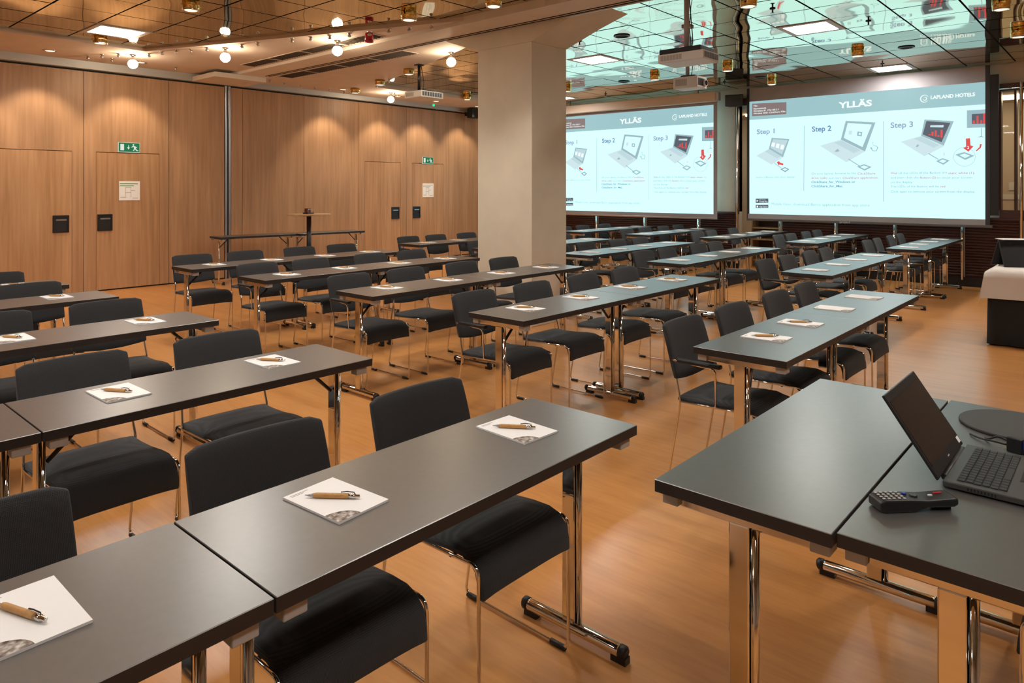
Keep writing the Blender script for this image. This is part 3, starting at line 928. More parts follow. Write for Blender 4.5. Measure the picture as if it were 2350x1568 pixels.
# ------------------------------------------------------------------ wooden rack in the corridor
rk = thing('shelf_rack', 'wooden shelf rack seen through the passage between the screens', 'shelf', (13.35, 4.85, 0))
for z in (0.10, 0.50, 0.72, 0.92):
    link('shelf', MB().box(-0.16, 0.16, -0.55, 0.65, z, z + 0.025).mesh('shelf', M['barwood']), rk)
for y in (-0.55, 0.10, 0.63):
    link('upright', MB().box(-0.16, 0.16, y, y + 0.02, 0, 0.92).mesh('upright', M['doorwood']), rk)
link('backing', MB().box(0.14, 0.16, -0.55, 0.65, 0.1, 0.92).mesh('backing', M['redwood']), rk)

# ------------------------------------------------------------------ projection screens
SL = {}
def sm(name, col, s=SLIDE_E):
    if name not in SL: SL[name] = glow('slide_' + name, col, s)
    return SL[name]
sm('white', (0.72, 1.20, 1.24)); sm('banner', (0.335, 0.560, 0.590)); sm('box', (0.245, 0.185, 0.18))
sm('ink', (0.26, 0.38, 0.45)); sm('navy', (0.16, 0.27, 0.45)); sm('step', (0.30, 0.40, 0.55)); sm('pale', (0.52, 0.70, 0.75)); sm('mid', (0.34, 0.50, 0.55))
sm('lt', (0.62, 0.80, 0.84)); sm('red', (0.74, 0.09, 0.09)); sm('pink', (0.60, 0.26, 0.32)); sm('dark', (0.10, 0.12, 0.15)); sm('line', (0.36, 0.47, 0.60)); sm('pure', (0.90, 1.0, 1.0))
def text_mesh(body, size, mat, bold=0.0, align='LEFT'):
    cu = bpy.data.curves.new('text', 'FONT')
    cu.body = body; cu.size = size; cu.align_x = align; cu.offset = bold; cu.resolution_u = 3
    to = bpy.data.objects.new('text_tmp', cu); COL.objects.link(to)
    dg = bpy.context.evaluated_depsgraph_get()
    me = bpy.data.meshes.new_from_object(to.evaluated_get(dg))
    bpy.data.objects.remove(to); bpy.data.curves.remove(cu)
    me.materials.clear(); me.materials.append(mat)
    return me
# slide layout, measured on the right screen: crop pixels -> metres right of / below the slide's top left corner
SU, SV, SZ = 12.45, 5.235, 3.075
def sp(x, y):
    p = at_u(1690 + x / 3.267, 180 + y / 3.267, SU)
    return (SV - p.y, p.z - SZ)
SCR_ROT = Matrix(((0, 0, -1), (-1, 0, 0), (0, 1, 0))).to_euler()
_slide_cache = []
def slide_parts():
    if _slide_cache: return _slide_cache
    L = _slide_cache
    def poly(name, pts, mat, z=0.002, raw=False):
        q = pts if raw else [sp(*p) for p in pts]
        n = len(q)
        mb = MB().add([(x, y, z) for x, y in q], [tuple(range(n))])
        me = bpy.data.meshes.new(name); me.from_pydata(mb.v, [], mb.f)
        a = sum(q[i][0] * q[(i + 1) % n][1] - q[(i + 1) % n][0] * q[i][1] for i in range(n))
        if a < 0: me.flip_normals()
        me.materials.append(SL[mat]); L.append((name, me, (0, 0, 0)))
    def text(body, pos, hpx, mat, bold=0.0, z=0.003, name='slide_text', wpx=None):
        x, y = sp(*pos)
        h = abs(sp(pos[0], pos[1] - hpx)[1] - y)
        me = text_mesh(body, h * 1.38, SL[mat], bold * h)
        if wpx:
            x2 = sp(pos[0] + wpx, pos[1])[0]
            wd = max(v.co.x for v in me.vertices)
            for v in me.vertices: v.co.x *= (x2 - x) / wd
        L.append((name, me, (x, y, z)))
    W, H = 3.60, 2.045
    poly('banner', [(0, 0), (W, 0), (W, -0.333), (0, -0.333)], 'banner', 0.0015, True)
    poly('info_box', [(118, 190), (375, 178), (375, 268), (118, 284)], 'box')
    text('Ylläs', (128, 213), 12, 'pure', 0.02)
    text('Neuvottelutila', (128, 234), 12, 'pure', 0.02)
    text('Wireless IP: 192.168.2.1', (128, 252), 12, 'pure', 0.02, wpx=190)
    text('Wireless SSID: ClickShare-Ylläs', (128, 270), 12, 'pure', 0.02, wpx=240)
    text('YLLÄS', (772, 222), 44, 'pure', 0.055, wpx=245)
    text('LAPLAND HOTELS', (1455, 156), 26, 'pure', 0.055, wpx=335)
    cx_, cy_ = sp(1412, 152)
    ring = MB(); n = 28
    for r0, r1, a0, a1 in ((0.050, 0.064, 0.5, 5.6), (0.020, 0.032, 3.4, 8.4)):
        vv = []; ff = []
        for k in range(n + 1):
            a = a0 + (a1 - a0) * k / n
            tw = 0.35 + 0.65 * math.sin(PI * k / n)
            vv += [(cx_ + r0 * math.cos(a), cy_ + r0 * math.sin(a), 0.003), (cx_ + (r0 + (r1 - r0) * tw) * math.cos(a), cy_ + (r0 + (r1 - r0) * tw) * math.sin(a), 0.003)]
        ff = [(2 * k, 2 * k + 1, 2 * k + 3, 2 * k + 2) for k in range(n)]
        ring.add(vv, ff)
    L.append(('logo', ring.mesh('logo', SL['pure']), (0, 0, 0)))
    for i, (pos, hh, wd, c) in enumerate((((152, 418), 36, 135, 'step'), ((566, 400), 40, 146, 'navy'), ((1155, 372), 42, 170, 'step'))):
        text('Step %d' % (i + 1), pos, hh, c, 0.035, wpx=wd)
    poly('divider', [(506, 355), (510, 355), (508, 845), (504, 845)], 'line')
    poly('divider', [(1101, 320), (1105, 320), (1105, 925), (1101, 925)], 'line')
    def laptop(lid, inner, base_, keys, innermat):
        poly('picture', lid, 'mid', 0.002); poly('picture', inner, innermat, 0.003)
        poly('picture', base_, 'lt', 0.002); poly('picture', keys, 'pale', 0.003)
    laptop([(265, 445), (398, 455), (350, 592), (243, 528)], [(275, 455), (385, 463), (342, 570), (255, 520)],
           [(148, 580), (243, 528), (350, 592), (265, 648)], [(215, 548), (245, 532), (335, 584), (305, 600)], 'pale')
    for k in range(3):
        poly('picture', [(268 + 34 * k, 480 + 8 * k), (292 + 34 * k, 484 + 8 * k), (284 + 34 * k, 515 + 10 * k), (260 + 34 * k, 509 + 10 * k)], 'pure', 0.004)
    laptop([(820, 318), (1043, 330), (965, 548), (783, 458)], [(835, 335), (1015, 346), (945, 515), (806, 446)],
           [(625, 505), (783, 458), (965, 548), (825, 630)], [(735, 482), (790, 466), (930, 540), (880, 560)], 'white')
    for d in ((735, 530), (765, 545)): pass
    poly('picture', [(735, 548), (760, 528), (775, 545), (752, 552)], 'mid', 0.003)
    poly('picture', [(908, 398), (945, 402), (940, 435), (905, 430)], 'mid', 0.004)
    poly('picture', [(919, 408), (934, 410), (931, 425), (917, 422)], 'white', 0.005)
    poly('picture', [(845, 390), (870, 392), (864, 425), (840, 420)], 'lt', 0.004)
    laptop([(1410, 308), (1630, 320), (1555, 505), (1385, 430)], [(1425, 320), (1604, 333), (1538, 478), (1397, 420)],
           [(1230, 475), (1385, 430), (1560, 508), (1410, 585)], [(1330, 452), (1390, 436), (1520, 500), (1480, 520)], 'dark')
    poly('picture', [(1345, 515), (1355, 495), (1372, 500), (1360, 514)], 'mid', 0.003)
    poly('picture', [(1455, 352), (1555, 350), (1552, 368), (1452, 366)], 'lt', 0.004)
    for (bx, h_) in ((1442, 22), (1464, 42), (1488, 55), (1508, 20), (1532, 62)):
        poly('picture', [(bx, 440 - h_ + (bx - 1442) * 0.08), (bx + 15, 441 - h_ + (bx - 1442) * 0.08), (bx + 13, 428 + (bx - 1442) * 0.2), (bx - 2, 424 + (bx - 1442) * 0.2)], 'red', 0.0045)
    def cable(a, c, wd=4):
        poly('picture', [(a[0], a[1] - wd), (c[0], c[1] - wd), (c[0], c[1] + wd), (a[0], a[1] + wd)], 'mid', 0.0025)
    def button(q, m1='mid', m2='white'):
        poly('picture', q, m1, 0.003)
        cxx = sum(p[0] for p in q) / 4; cyy = sum(p[1] for p in q) / 4
        poly('picture', [(cxx + (p[0] - cxx) * 0.55, cyy + (p[1] - cyy) * 0.55) for p in q], m2, 0.0035)
    cable((840, 605), (925, 658)); button([(903, 662), (958, 643), (1015, 665), (962, 692)])
    cable((1440, 563), (1515, 608)); button([(1495, 621), (1545, 598), (1600, 616), (1552, 648)])
    cable((285, 635), (340, 675), 3); button([(330, 682), (365, 665), (398, 682), (366, 703)], 'ink')
    poly('picture', [(303, 628), (322, 620), (326, 630), (354, 640), (350, 652), (322, 646), (318, 654)], 'red', 0.004)
    poly('picture', [(1728, 240), (1866, 232), (1866, 368), (1728, 372)], 'mid', 0.002)
    poly('picture', [(1765, 268), (1866, 262), (1866, 340), (1765, 342)], 'dark', 0.003)
    for bx, h_ in ((1772, 22), (1800, 58), (1828, 25), (1850, 75)):
        poly('picture', [(bx, 338 - h_), (bx + 16, 338 - h_), (bx + 16, 338), (bx, 338)], 'red', 0.004)
    poly('picture', [(1833, 372), (1838, 372), (1838, 440), (1833, 440)], 'ink', 0.003)
    poly('picture', [(1805, 446), (1836, 430), (1862, 446), (1836, 438)], 'ink', 0.0035)
    poly('picture', [(1720, 452), (1752, 448), (1756, 502), (1778, 510), (1740, 550), (1700, 522), (1722, 512)], 'red', 0.004)
    cc = (1710, 588); seg = 36; rr = MB(); vv = []
    for k in range(seg):
        a = 2 * PI * k / seg
        for r_ in (80, 83):
            x, y = sp(cc[0] + r_ * math.cos(a), cc[1] + r_ * 0.86 * math.sin(a)); vv.append((x, y, 0.002))
    rr.add(vv, [(2 * k, 2 * k + 1, (2 * k + 3) % (2 * seg), (2 * k + 2) % (2 * seg)) for k in range(seg)])
    L.append(('picture', rr.mesh('picture', SL['line']), (0, 0, 0)))
    button([(1640, 572), (1708, 552), (1785, 580), (1716, 612)], 'mid', 'white')
    poly('picture', [(1826, 492), (1840, 492), (1834, 520), (1800, 548), (1796, 540), (1822, 515)], 'red', 0.003)
    text('1', (1548, 580), 24, 'red'); text('2', (1730, 528), 20, 'pure', 0.02, 0.006)
    # pointing hand
    poly('picture', [(1020, 478), (1026, 478), (1028, 502), (1056, 508), (1062, 520), (1052, 545), (1022, 545), (1003, 520), (1010, 516), (1020, 524)], 'ink', 0.004)
    poly('picture', [(1022, 481), (1025, 481), (1026, 505), (1053, 511), (1057, 520), (1049, 541), (1025, 541), (1011, 522), (1021, 529)], 'white', 0.005)
    text('Insert a Button into your laptop.', (147, 747), 13, 'ink', wpx=293)
    text('On your laptop, browse to the', (562, 722), 16, 'ink', wpx=335); text('ClickShare', (907, 722), 16, 'pink', 0.02, wpx=135)
    text('drive (usb)', (562, 754), 16, 'pink', 0.02, wpx=118); text('and start', (690, 754), 16, 'ink', wpx=95); text('ClickShare application:', (795, 754), 16, 'pink', 0.02, wpx=270)
    text('ClickShare_for_Windows or', (562, 785), 17, 'navy', 0.025, wpx=330); text('ClickShare_for_Mac.', (562, 816), 17, 'navy', 0.025, wpx=240)
    text('Wait', (1157, 718), 16, 'pink', 0.02, wpx=52); text('till the LEDs of the Button are', (1215, 718), 16, 'ink', wpx=365); text('static white (1),', (1588, 718), 16, 'pink', 0.02, wpx=200)
    text('and then click the', (1157, 752), 16, 'ink', wpx=210); text('Button (2)', (1376, 752), 16, 'pink', 0.02, wpx=120); text('to show your screen', (1505, 752), 16, 'ink', wpx=262)
    text('on the display.', (1157, 786), 16, 'ink', wpx=168)
    text('The LEDs of the Button will be', (1157, 818), 16, 'ink', wpx=362); text('red.', (1527, 818), 16, 'pink', 0.02, wpx=46)
    text('Click again to remove your screen from the display.', (1157, 856), 17, 'ink', wpx=635)
    poly('badge', [(145, 902), (240, 901), (240, 933), (145, 935)], 'dark'); poly('badge', [(145, 948), (240, 948), (240, 972), (145, 973)], 'dark')
    text('GET IT ON', (172, 914), 7, 'lt', wpx=45); text('Google Play', (172, 928), 11, 'pure', wpx=62); text('App Store', (172, 967), 12, 'pure', wpx=62)
    poly('badge', [(152, 910), (165, 918), (152, 927)], 'pure', 0.003); poly('badge', [(152, 954), (164, 954), (164, 968), (152, 968)], 'pure', 0.003)
    text('Mobile User, download Barco application from app-store', (262, 950), 20, 'mid', wpx=738)
    return L
W_, H_ = 3.60, 2.045
def screen(name, label, u, v, z, case):
    s = thing(name, label, 'screen', (u, v, z)); s.rotation_euler = SCR_ROT
    link('surface', MB().box(0, W_, -H_, 0, -0.002, 0).mesh('surface', SL['white']), s)
    grey = plain('screen_border', (0.34, 0.32, 0.345), 0.6)
    for nm, me, loc in slide_parts(): link(nm, me, s, loc)
    if case:
        link('border', MB().box(-0.06, W_ + 0.075, -H_ - 0.07, -H_, -0.003, 0.0).box(-0.06, 0, -H_, 0.19, -0.003, 0).box(W_, W_ + 0.075, -H_, 0.19, -0.003, 0).box(0, W_, 0, 0.19, -0.003, 0).mesh('border', grey), s)
        link('bottom_bar', MB().box(-0.06, W_ + 0.085, -H_ - 0.10, -H_ - 0.07, -0.015, 0.015).mesh('bottom_bar', M['steel'], 0.004, 1), s)
        c = link('case', MB().box(-0.10, W_ + 0.10, 0.05, 0.225, 0.02, 0.14).mesh('case', plain('screen_case', (0.62, 0.50, 0.40), 0.5), 0.012, 2), s)
        for bx in (0.3, W_ - 0.3):
            link('bracket', MB().box(bx - 0.03, bx + 0.03, 0.225, ZT - z, 0.05, 0.10).mesh('bracket', M['alu']), c)
        link('case_end', MB().box(W_ + 0.10, W_ + 0.16, 0.06, 0.215, 0.03, 0.13).mesh('case_end', M['alu'], 0.01, 2), c)
    else:
        link('border', MB().box(0, W_, 0, 0.245, -0.003, 0.0).mesh('border', grey), s)
        link('lower_border', MB().box(-0.03, W_, -H_ - 0.085, -H_, -0.003, 0.0).mesh('lower_border', plain('screen_lower_border', (0.33, 0.33, 0.34), 0.6)), s)
        link('side_border', MB().box(W_, W_ + 0.06, -H_ - 0.085, 0.245, -0.004, 0.0).box(-0.05, 0.0, -H_ - 0.085, 0.245, -0.004, -0.001).mesh('side_border', plain('side_border', (0.035, 0.036, 0.042), 0.6)), s)
        link('side_masking', MB().box(W_ + 0.06, W_ + 0.165, -H_ + 0.06, 0.10, -0.03, -0.004).mesh('side_masking', M['black']), s)
        bb = link('bottom_bar', MB().box(-0.05, W_ + 0.09, -H_ - 0.125, -H_ - 0.085, -0.012, 0.014).mesh('bottom_bar', plain('bar_grey', (0.10, 0.095, 0.095), 0.4), 0.004, 1), s)
        me = text_mesh('project', 0.055, M['whitep'], 0.0)
        link('bar_logo', me, bb, (1.56, -H_ - 0.120, 0.0145))
    return s
screen('projection_screen', 'wide projection screen with black side masking right of the speaker', SU, SV, SZ, False)
screen('projection_screen', 'wide projection screen with cream roller case behind the pillar', 12.28, 9.455, 3.055, True)

# ------------------------------------------------------------------ projectors
def projector(label, near, du, dv, h, top, pole, lens=None, dark_top=False):
    u, v, z = near
    t = thing('projector', label, 'projector', (u + du / 2, v + dv / 2, z))
    a, c = du / 2, dv / 2
    link('body', MB().box(-a, a, -c, c, 0, h).mesh('body', M['whitep'], 0.008, 2), t)
    g = MB()
    for k in range(7):
        y = -c + 0.03 + k * (dv * 0.5 / 7)
        g.box(-a - 0.002, -a + 0.001, c - 0.03 - (k + 0.8) * (dv * 0.48 / 7), c - 0.03 - k * (dv * 0.48 / 7), h * 0.22, h * 0.8)
    link('side_vent', g.mesh('side_vent', M['greyp']), t)
    g = MB()
    for k in range(8):
        x0 = -a + 0.02 + k * (du - 0.04) / 8
        g.box(x0, x0 + (du - 0.04) / 8 * 0.75, -c - 0.002, -c + 0.001, h * 0.2, h * 0.82)
    link('front_vent', g.mesh('front_vent', M['blackm']), t)
    if dark_top:
        link('mount_plate', MB().box(-a * 0.95, a * 0.8, -c * 0.85, c * 0.95, h, h + 0.045).mesh('mount_plate', M['black'], 0.004, 1), t)
    else:
        link('mount_plate', MB().box(-a * 0.5, a * 0.5, -c * 0.6, c * 0.6, h, h + 0.022).mesh('mount_plate', M['black'], 0.004, 1), t)
    px_, py_ = pole
    pm = MB().tube([(px_, py_, h + 0.02), (px_, py_, top - z)], 0.022, 12)
    pm.box(px_ - 0.05, px_ + 0.05, py_ - 0.05, py_ + 0.05, top - z - 0.02, top - z)
    link('pole', pm.mesh('pole', M['blackm'] if dark_top is None else M['greyp']), t)
    if lens:
        ln = link('lens', MB().lathe([(0.045, 0), (0.045, 0.03), (0.036, 0.032)], (a - 0.001, lens, h * 0.5), 20, 'x').mesh('lens', M['whitep']), t)
        link('lens_glass', MB().lathe([(0.034, 0.028), (0.03, 0.034)], (a - 0.001, lens, h * 0.5), 20, 'x').mesh('lens_glass', M['lens']), ln)
    cbl = MB().tube(fillet([(px_ + 0.05, py_ - 0.02, h + 0.02), (px_ + 0.07, py_ - 0.03, h + 0.14), (px_ + 0.03, py_ - 0.01, top - z - 0.02)], 0.08), 0.005, 6)
    link('cable', cbl.mesh('cable', M['black']), t)
    return t
projector('large white ceiling projector with black mount plate on long pole', (5.80, 2.86, 2.655), 0.32, 0.46, 0.082, ZT, (0.0, 0.02), None, True)
projector('small white ceiling projector with round blue lens', (7.21, 3.63, 2.625), 0.24, 0.30, 0.13, ZT, (-0.02, 0.02), None, False)
pr = projector('white projector on black pole under the painted soffit', (6.49, 7.45, 2.78), 0.42, 0.36, 0.095, ZR, (-0.05, 0.05), None, None)
# lens of the small projector faces the aisle
lp = [o for o in COL.objects if o.name.startswith('projector') and abs(o.location.x - 7.33) < 0.02][0]
ln = link('lens', MB().lathe([(0.042, 0), (0.042, -0.022), (0.034, -0.024)], (0.055, -0.149, 0.062), 20, 'y').mesh('lens', M['whitep']), lp)
link('lens_glass', MB().lathe([(0.033, -0.020), (0.028, -0.027)], (0.055, -0.149, 0.062), 20, 'y').mesh('lens_glass', M['lens']), ln)

# ------------------------------------------------------------------ speakers
def speaker(label, loc, rz, tilt):
    t = thing('loudspeaker', label, 'speaker', loc, rz)
    bo = MB().prism([(-0.16, -0.10), (0.16, -0.10), (0.11, 0.09), (-0.11, 0.09)], -0.105, 0.105)
    b_ = link('cabinet', bo.mesh('cabinet', M['black'], 0.01, 2), t)
    link('grille', MB().box(-0.145, 0.145, -0.108, -0.100, -0.09, 0.09).mesh('grille', M['blackm'], 0.003, 1), t)
    link('bracket', MB().box(-0.02, 0.02, 0.085, 0.20, -0.015, 0.015).box(-0.05, 0.05, 0.19, 0.20, -0.05, 0.05).mesh('bracket', M['black']), t)
    return t
speaker('black loudspeaker mounted between the two projection screens', (12.33, 5.46, 3.10), -PI / 2 + 0.25, 0)
sp2 = at_v(1092, 248, 10.85)
speaker('black loudspeaker mounted above the wood wall beside the pillar', (sp2.x, 10.93, 3.155), 0.15, 0)

# ------------------------------------------------------------------ signs and notices on the wood wall
def exit_sign(label, u0, z0):
    t = thing('exit_sign', label, 'sign', (u0 + 0.145, VW - 0.001, z0))
    link('border', MB().box(-0.150, 0.150, -0.011, -0.0005, -0.005, 0.140).mesh('border', M['exitw']), t)
    link('plate', MB().box(-0.145, 0.145, -0.014, -0.011, 0, 0.135).mesh('plate', M['green']), t)
    y = -0.0155
    link('door_symbol', MB().box(-0.122, -0.072, y, -0.014, 0.022, 0.115).mesh('door_symbol', M['exitw']), t)
    link('arrow_symbol', MB().box(-0.014, -0.006, y, -0.014, 0.065, 0.10).prism([(-0.03, 0.07), (0.01, 0.07), (-0.01, 0.035)], y, -0.014, 'y').mesh('arrow_symbol', M['exitw']), t)
    man = MB()
    man.lathe([(0.011, -0.0155), (0.011, -0.014)], (0.058, 0, 0.108), 12, 'y', False)
    for pl in ([(0.055, 0.094), (0.085, 0.085), (0.092, 0.055), (0.070, 0.050)], [(0.070, 0.056), (0.090, 0.056), (0.112, 0.030), (0.128, 0.028), (0.128, 0.018), (0.104, 0.018)],
               [(0.070, 0.056), (0.084, 0.052), (0.066, 0.020), (0.052, 0.020)], [(0.055, 0.094), (0.060, 0.082), (0.034, 0.066), (0.030, 0.074)], [(0.085, 0.085), (0.080, 0.075), (0.110, 0.062), (0.112, 0.072)]):
        man.prism(pl, y, -0.014, 'y')
    link('running_figure', man.mesh('running_figure', M['exitw']), t)
    return t
exit_sign('green emergency exit sign over the door beside steel post', 3.876, 2.035)
exit_sign('green emergency exit sign over the door near the pillar', 9.79, 2.018)
def notice(label, u0, u1, z0, z1, tint):
    t = thing('notice_sheet', label, 'notice', ((u0 + u1) / 2, VW - 0.001, z0))
    w2 = (u1 - u0) / 2; h_ = z1 - z0
    link('sheet', MB().box(-w2, w2, -0.004, -0.0005, 0, h_).mesh('sheet', M['paper']), t)
    link('heading', MB().box(-w2 + 0.01, w2 * 0.8, -0.0052, -0.004, h_ - 0.045, h_ - 0.03).box(-w2 + 0.01, w2 * 0.4, -0.0052, -0.004, h_ - 0.075, h_ - 0.063).mesh('heading', plain('print_green', tint, 0.7)), t)
    pl = MB()
    for a, b_, c, d in ((-0.4, -0.36, 0.2, 0.7), (0.1, 0.14, 0.15, 0.72), (-0.36, 0.1, 0.66, 0.70), (-0.36, 0.1, 0.4, 0.43), (-0.85, -0.3, 0.14, 0.17), (0.3, 0.8, 0.10, 0.13), (0.14, 0.5, 0.5, 0.53)):
        pl.box(a * w2, b_ * w2, -0.0052, -0.004, c * h_, d * h_)
    link('floor_plan', pl.mesh('floor_plan', plain('print_grey', (0.45, 0.44, 0.40), 0.7)), t)
    return t
notice('white floor plan notice on the door beside steel post', 3.885, 4.175, 1.315, 1.60, (0.15, 0.36, 0.15))
notice('white paper notice on the door near the pillar', 9.79, 10.10, 1.305, 1.60, (0.45, 0.55, 0.5))
gl = at_v(995, 241, VW - 0.12)
t = thing('indicator_lamp', 'small green indicator lamp on the grey wall header', 'lamp', (gl.x, VW - 0.10, gl.z))
link('lamp_base', MB().box(-0.03, 0.03, -0.02, 0, -0.03, 0.03).mesh('lamp_base', M['whitep'], 0.004, 1), t)
link('lamp_lens', MB().lathe([(0.026, -0.02), (0.026, -0.03), (0.015, -0.04)], (0, 0, 0), 16, 'y').mesh('lamp_lens', M['ledgreen']), t)

# ------------------------------------------------------------------ light fixtures
def light(name, kind, loc, power, col, parent=None, **kw):
    l = bpy.data.lights.new(name, kind)
    l.energy = power; l.color = col
    for k, v in kw.items(): setattr(l, k, v)
    o = bpy.data.objects.new(name, l); COL.objects.link(o)
    o.location = loc
    if parent: o.parent = parent
    return o
pf = None
def panel_light(u, v):
    lab = 'square recessed ceiling light panel with pale frame'
    t = thing('ceiling_light_panel', lab, 'lamp', (u, v, ZT), 0, 'square ceiling panels')
    a, bq = 0.294, 0.235
    f = MB().box(-a, a, -a, -bq, -0.008, 0.012).box(-a, a, bq, a, -0.008, 0.012).box(-a, -bq, -bq, bq, -0.008, 0.012).box(bq, a, -bq, bq, -0.008, 0.012)
    link('frame', f.mesh('frame', plain('panel_frame', (0.62, 0.58, 0.55), 0.5)), t)
    link('diffuser', MB().box(-bq, bq, -bq, bq, -0.002, 0.012).mesh('diffuser', M['panel']), t)
    return t
pf = panel_light(*PANELS_L[0])
for p in PANELS_L[1:] + PANELS_R:
    dup(pf, (p[0], p[1], ZT), 0)
# gold cylinder downlights
g0 = thing('gold_downlight', 'short brass cylinder downlight on mirror tiles behind the bare bulb spotlights', 'lamp', (0, 0, 0), 0, 'brass cylinder downlights')
link('cylinder', MB().lathe([(0.080, 0), (0.080, -0.030), (0.082, -0.031), (0.082, -0.041), (0.080, -0.042), (0.080, -0.070), (0.076, -0.075)], (0, 0, 0), 28).mesh('cylinder', M['gold']), g0)
link('lens_ring', MB().lathe([(0.077, -0.075), (0.077, -0.085), (0.066, -0.087), (0.058, -0.077)], (0, 0, 0), 28).mesh('lens_ring', M['chrome']), g0)
link('diffuser', MB().lathe([(0.064, -0.076), (0.058, -0.083)], (0, 0, 0), 20).mesh('diffuser', M['glint']), g0)
link('screw_knob', MB().tube([(-0.096, 0, -0.036), (0.096, 0, -0.036)], 0.007, 8).mesh('screw_knob', M['gold']), g0)
K = (3.27 - CAMH) / (3.2 - CAMH)
gold_t = [(438, 12), (938, 35), (230, 90), (1133, 3), (1968, 120), (1670, 155), (1503, 176), (1771, 187), (2298, 10), (2337, 75), (1718, 3), (1302, 203), (1030, 228)]
gold_s = [(938, 162), (872, 187), (815, 206)]
first = True
golds = []
for (x, y) in gold_t:
    p = at_z(x, y, ZT - 0.03); golds.append((p.x, p.y, ZT))
for (x, y) in gold_s:
    p = at_z(x, y, ZS - 0.05); golds.append((p.x, p.y, ZR))
golds[12] = (golds[12][0], min(golds[12][1], 9.9), ZT)
golds += [(2.9, 4.3, ZT), (1.2, 2.2, ZT), (0.2, 4.6, ZT), (4.4, 2.0, ZT), (4.3, 0.2, ZT), (1.6, -0.8, ZT), (7.9, -1.2, ZT)]
for i, (u, v, z) in enumerate(golds):
    if i == 0:
        g0.location = (u, v, z)
    else:
        d = dup(g0, (u, v, z), random.uniform(-0.3, 0.3))
        if z < ZT: d['label'] = 'short brass cylinder downlight under the painted soffit, beside the black projector pole'
        elif u > 5.6: d['label'] = 'short brass cylinder downlight on mirror tiles between the pillar beam and screens'
    light('gold_downlight_beam', 'SPOT', (u, v, z - 0.095), GOLD_W, WARM, None, spot_size=math.radians(95), spot_blend=0.7, shadow_soft_size=0.05)
# recessed round downlights / wall washers by the wood wall
r0 = thing('recessed_downlight', 'round chrome recessed downlight in the soffit, first along the wood wall', 'lamp', (0, 0, 0), 0, 'recessed downlights')
link('ring', MB().lathe([(0.082, 0.0), (0.080, -0.008), (0.062, -0.010), (0.058, -0.004)], (0, 0, 0), 28).mesh('ring', M['chrome']), r0)
link('diffuser', MB().lathe([(0.058, -0.003), (0.05, -0.007)], (0, 0, 0), 20).mesh('diffuser', M['glint']), r0)
wash = [(2.0, 10.62), (2.85, 10.62), (3.97, 10.62), (7.40, 10.62), (8.66, 10.62), (9.65, 10.62), (10.85, 10.62)]
WN = ['', 'before the door without floor plan', 'before the door with the floor plan', 'second wood panel past the steel post', 'before the plain door near the pillar', 'before the notice door near the pillar', 'last one before the corner behind the pillar']
for i, (u, v) in enumerate(wash):
    zc = ZS if u < 5.5 else ZR
    if i == 0: r0.location = (u, v, zc)
    else: dup(r0, (u, v, zc), 0, 'round chrome recessed downlight in the soffit, ' + WN[i])
    o = light('wall_washer', 'SPOT', (u, v, zc - 0.03), WASH_W, (1.0, 0.82, 0.60), None, spot_size=math.radians(82), spot_blend=0.55, shadow_soft_size=0.04)
    o.rotation_euler = (math.radians(16), 0, 0)
def on_soffit(u, v, z):
    """keep a fitting on the painted soffit, 5 cm from its edge"""
    if v < 9.80:
        e1 = 3.70 + (9.74 - v) * (5.33 - 3.70) / (9.74 - 5.27) + 0.06
        e2 = 5.77 + (v - 5.0) * (7.60 - 5.77) / (9.97 - 5.0) - 0.06
        u = max(u, e1) if u < 5.5 else min(u, e2)
        if u < 5.5: u = min(u, 5.23)
        else: u = max(u, 5.84)
    elif 5.23 < u < 5.84: u = 5.84
    return (u, v, ZS if u < 5.5 else ZR)
# bare bulb spotlights along the soffit edge
s0 = thing('globe_spotlight', 'chrome spotlight with bare glowing bulb nearest the wood wall doors with floor plan', 'lamp', (0, 0, 0), 0, 'bare bulb spotlights')
link('socket', MB().lathe([(0.04, 0), (0.04, -0.012), (0.018, -0.016), (0.018, -0.05), (0.03, -0.06), (0.034, -0.080)], (0, 0, 0), 18).mesh('socket', M['chrome']), s0)
bulb = MB().lathe([(0.030, -0.076), (0.048, -0.090), (0.060, -0.115), (0.062, -0.135), (0.052, -0.163), (0.030, -0.183), (0.008, -0.191)], (0, 0, 0), 20)
link('bulb', bulb.mesh('bulb', M['bulb']), s0)
bl = []
for (x, y) in ((305, 148), (517, 133), (787, 120)):
    p = at_z(x, y, ZS - 0.135); bl.append((p.x, p.y, ZS))
p = at_z(897, 226, ZS - 0.135); bl.append((p.x, min(p.y, 10.9), ZS))
p = at_z(1088, 143, ZS - 0.10); bl.append((p.x, p.y, ZS))
bl[2] = (bl[2][0] - 0.08, bl[2][1], ZS)
bl = [on_soffit(*q) for q in bl]
for i, q in enumerate(bl):
    if i == 0: s0.location = q
    else: dup(s0, q, 0, {1: 'chrome spotlight with bare glowing bulb, middle of the three on soffit edge', 2: 'chrome spotlight with bare glowing bulb beside the red alarm sounder', 3: 'chrome spotlight with bare glowing bulb beside the hanging projector', 4: 'chrome spotlight with bare glowing bulb against the pillar'}.get(i))
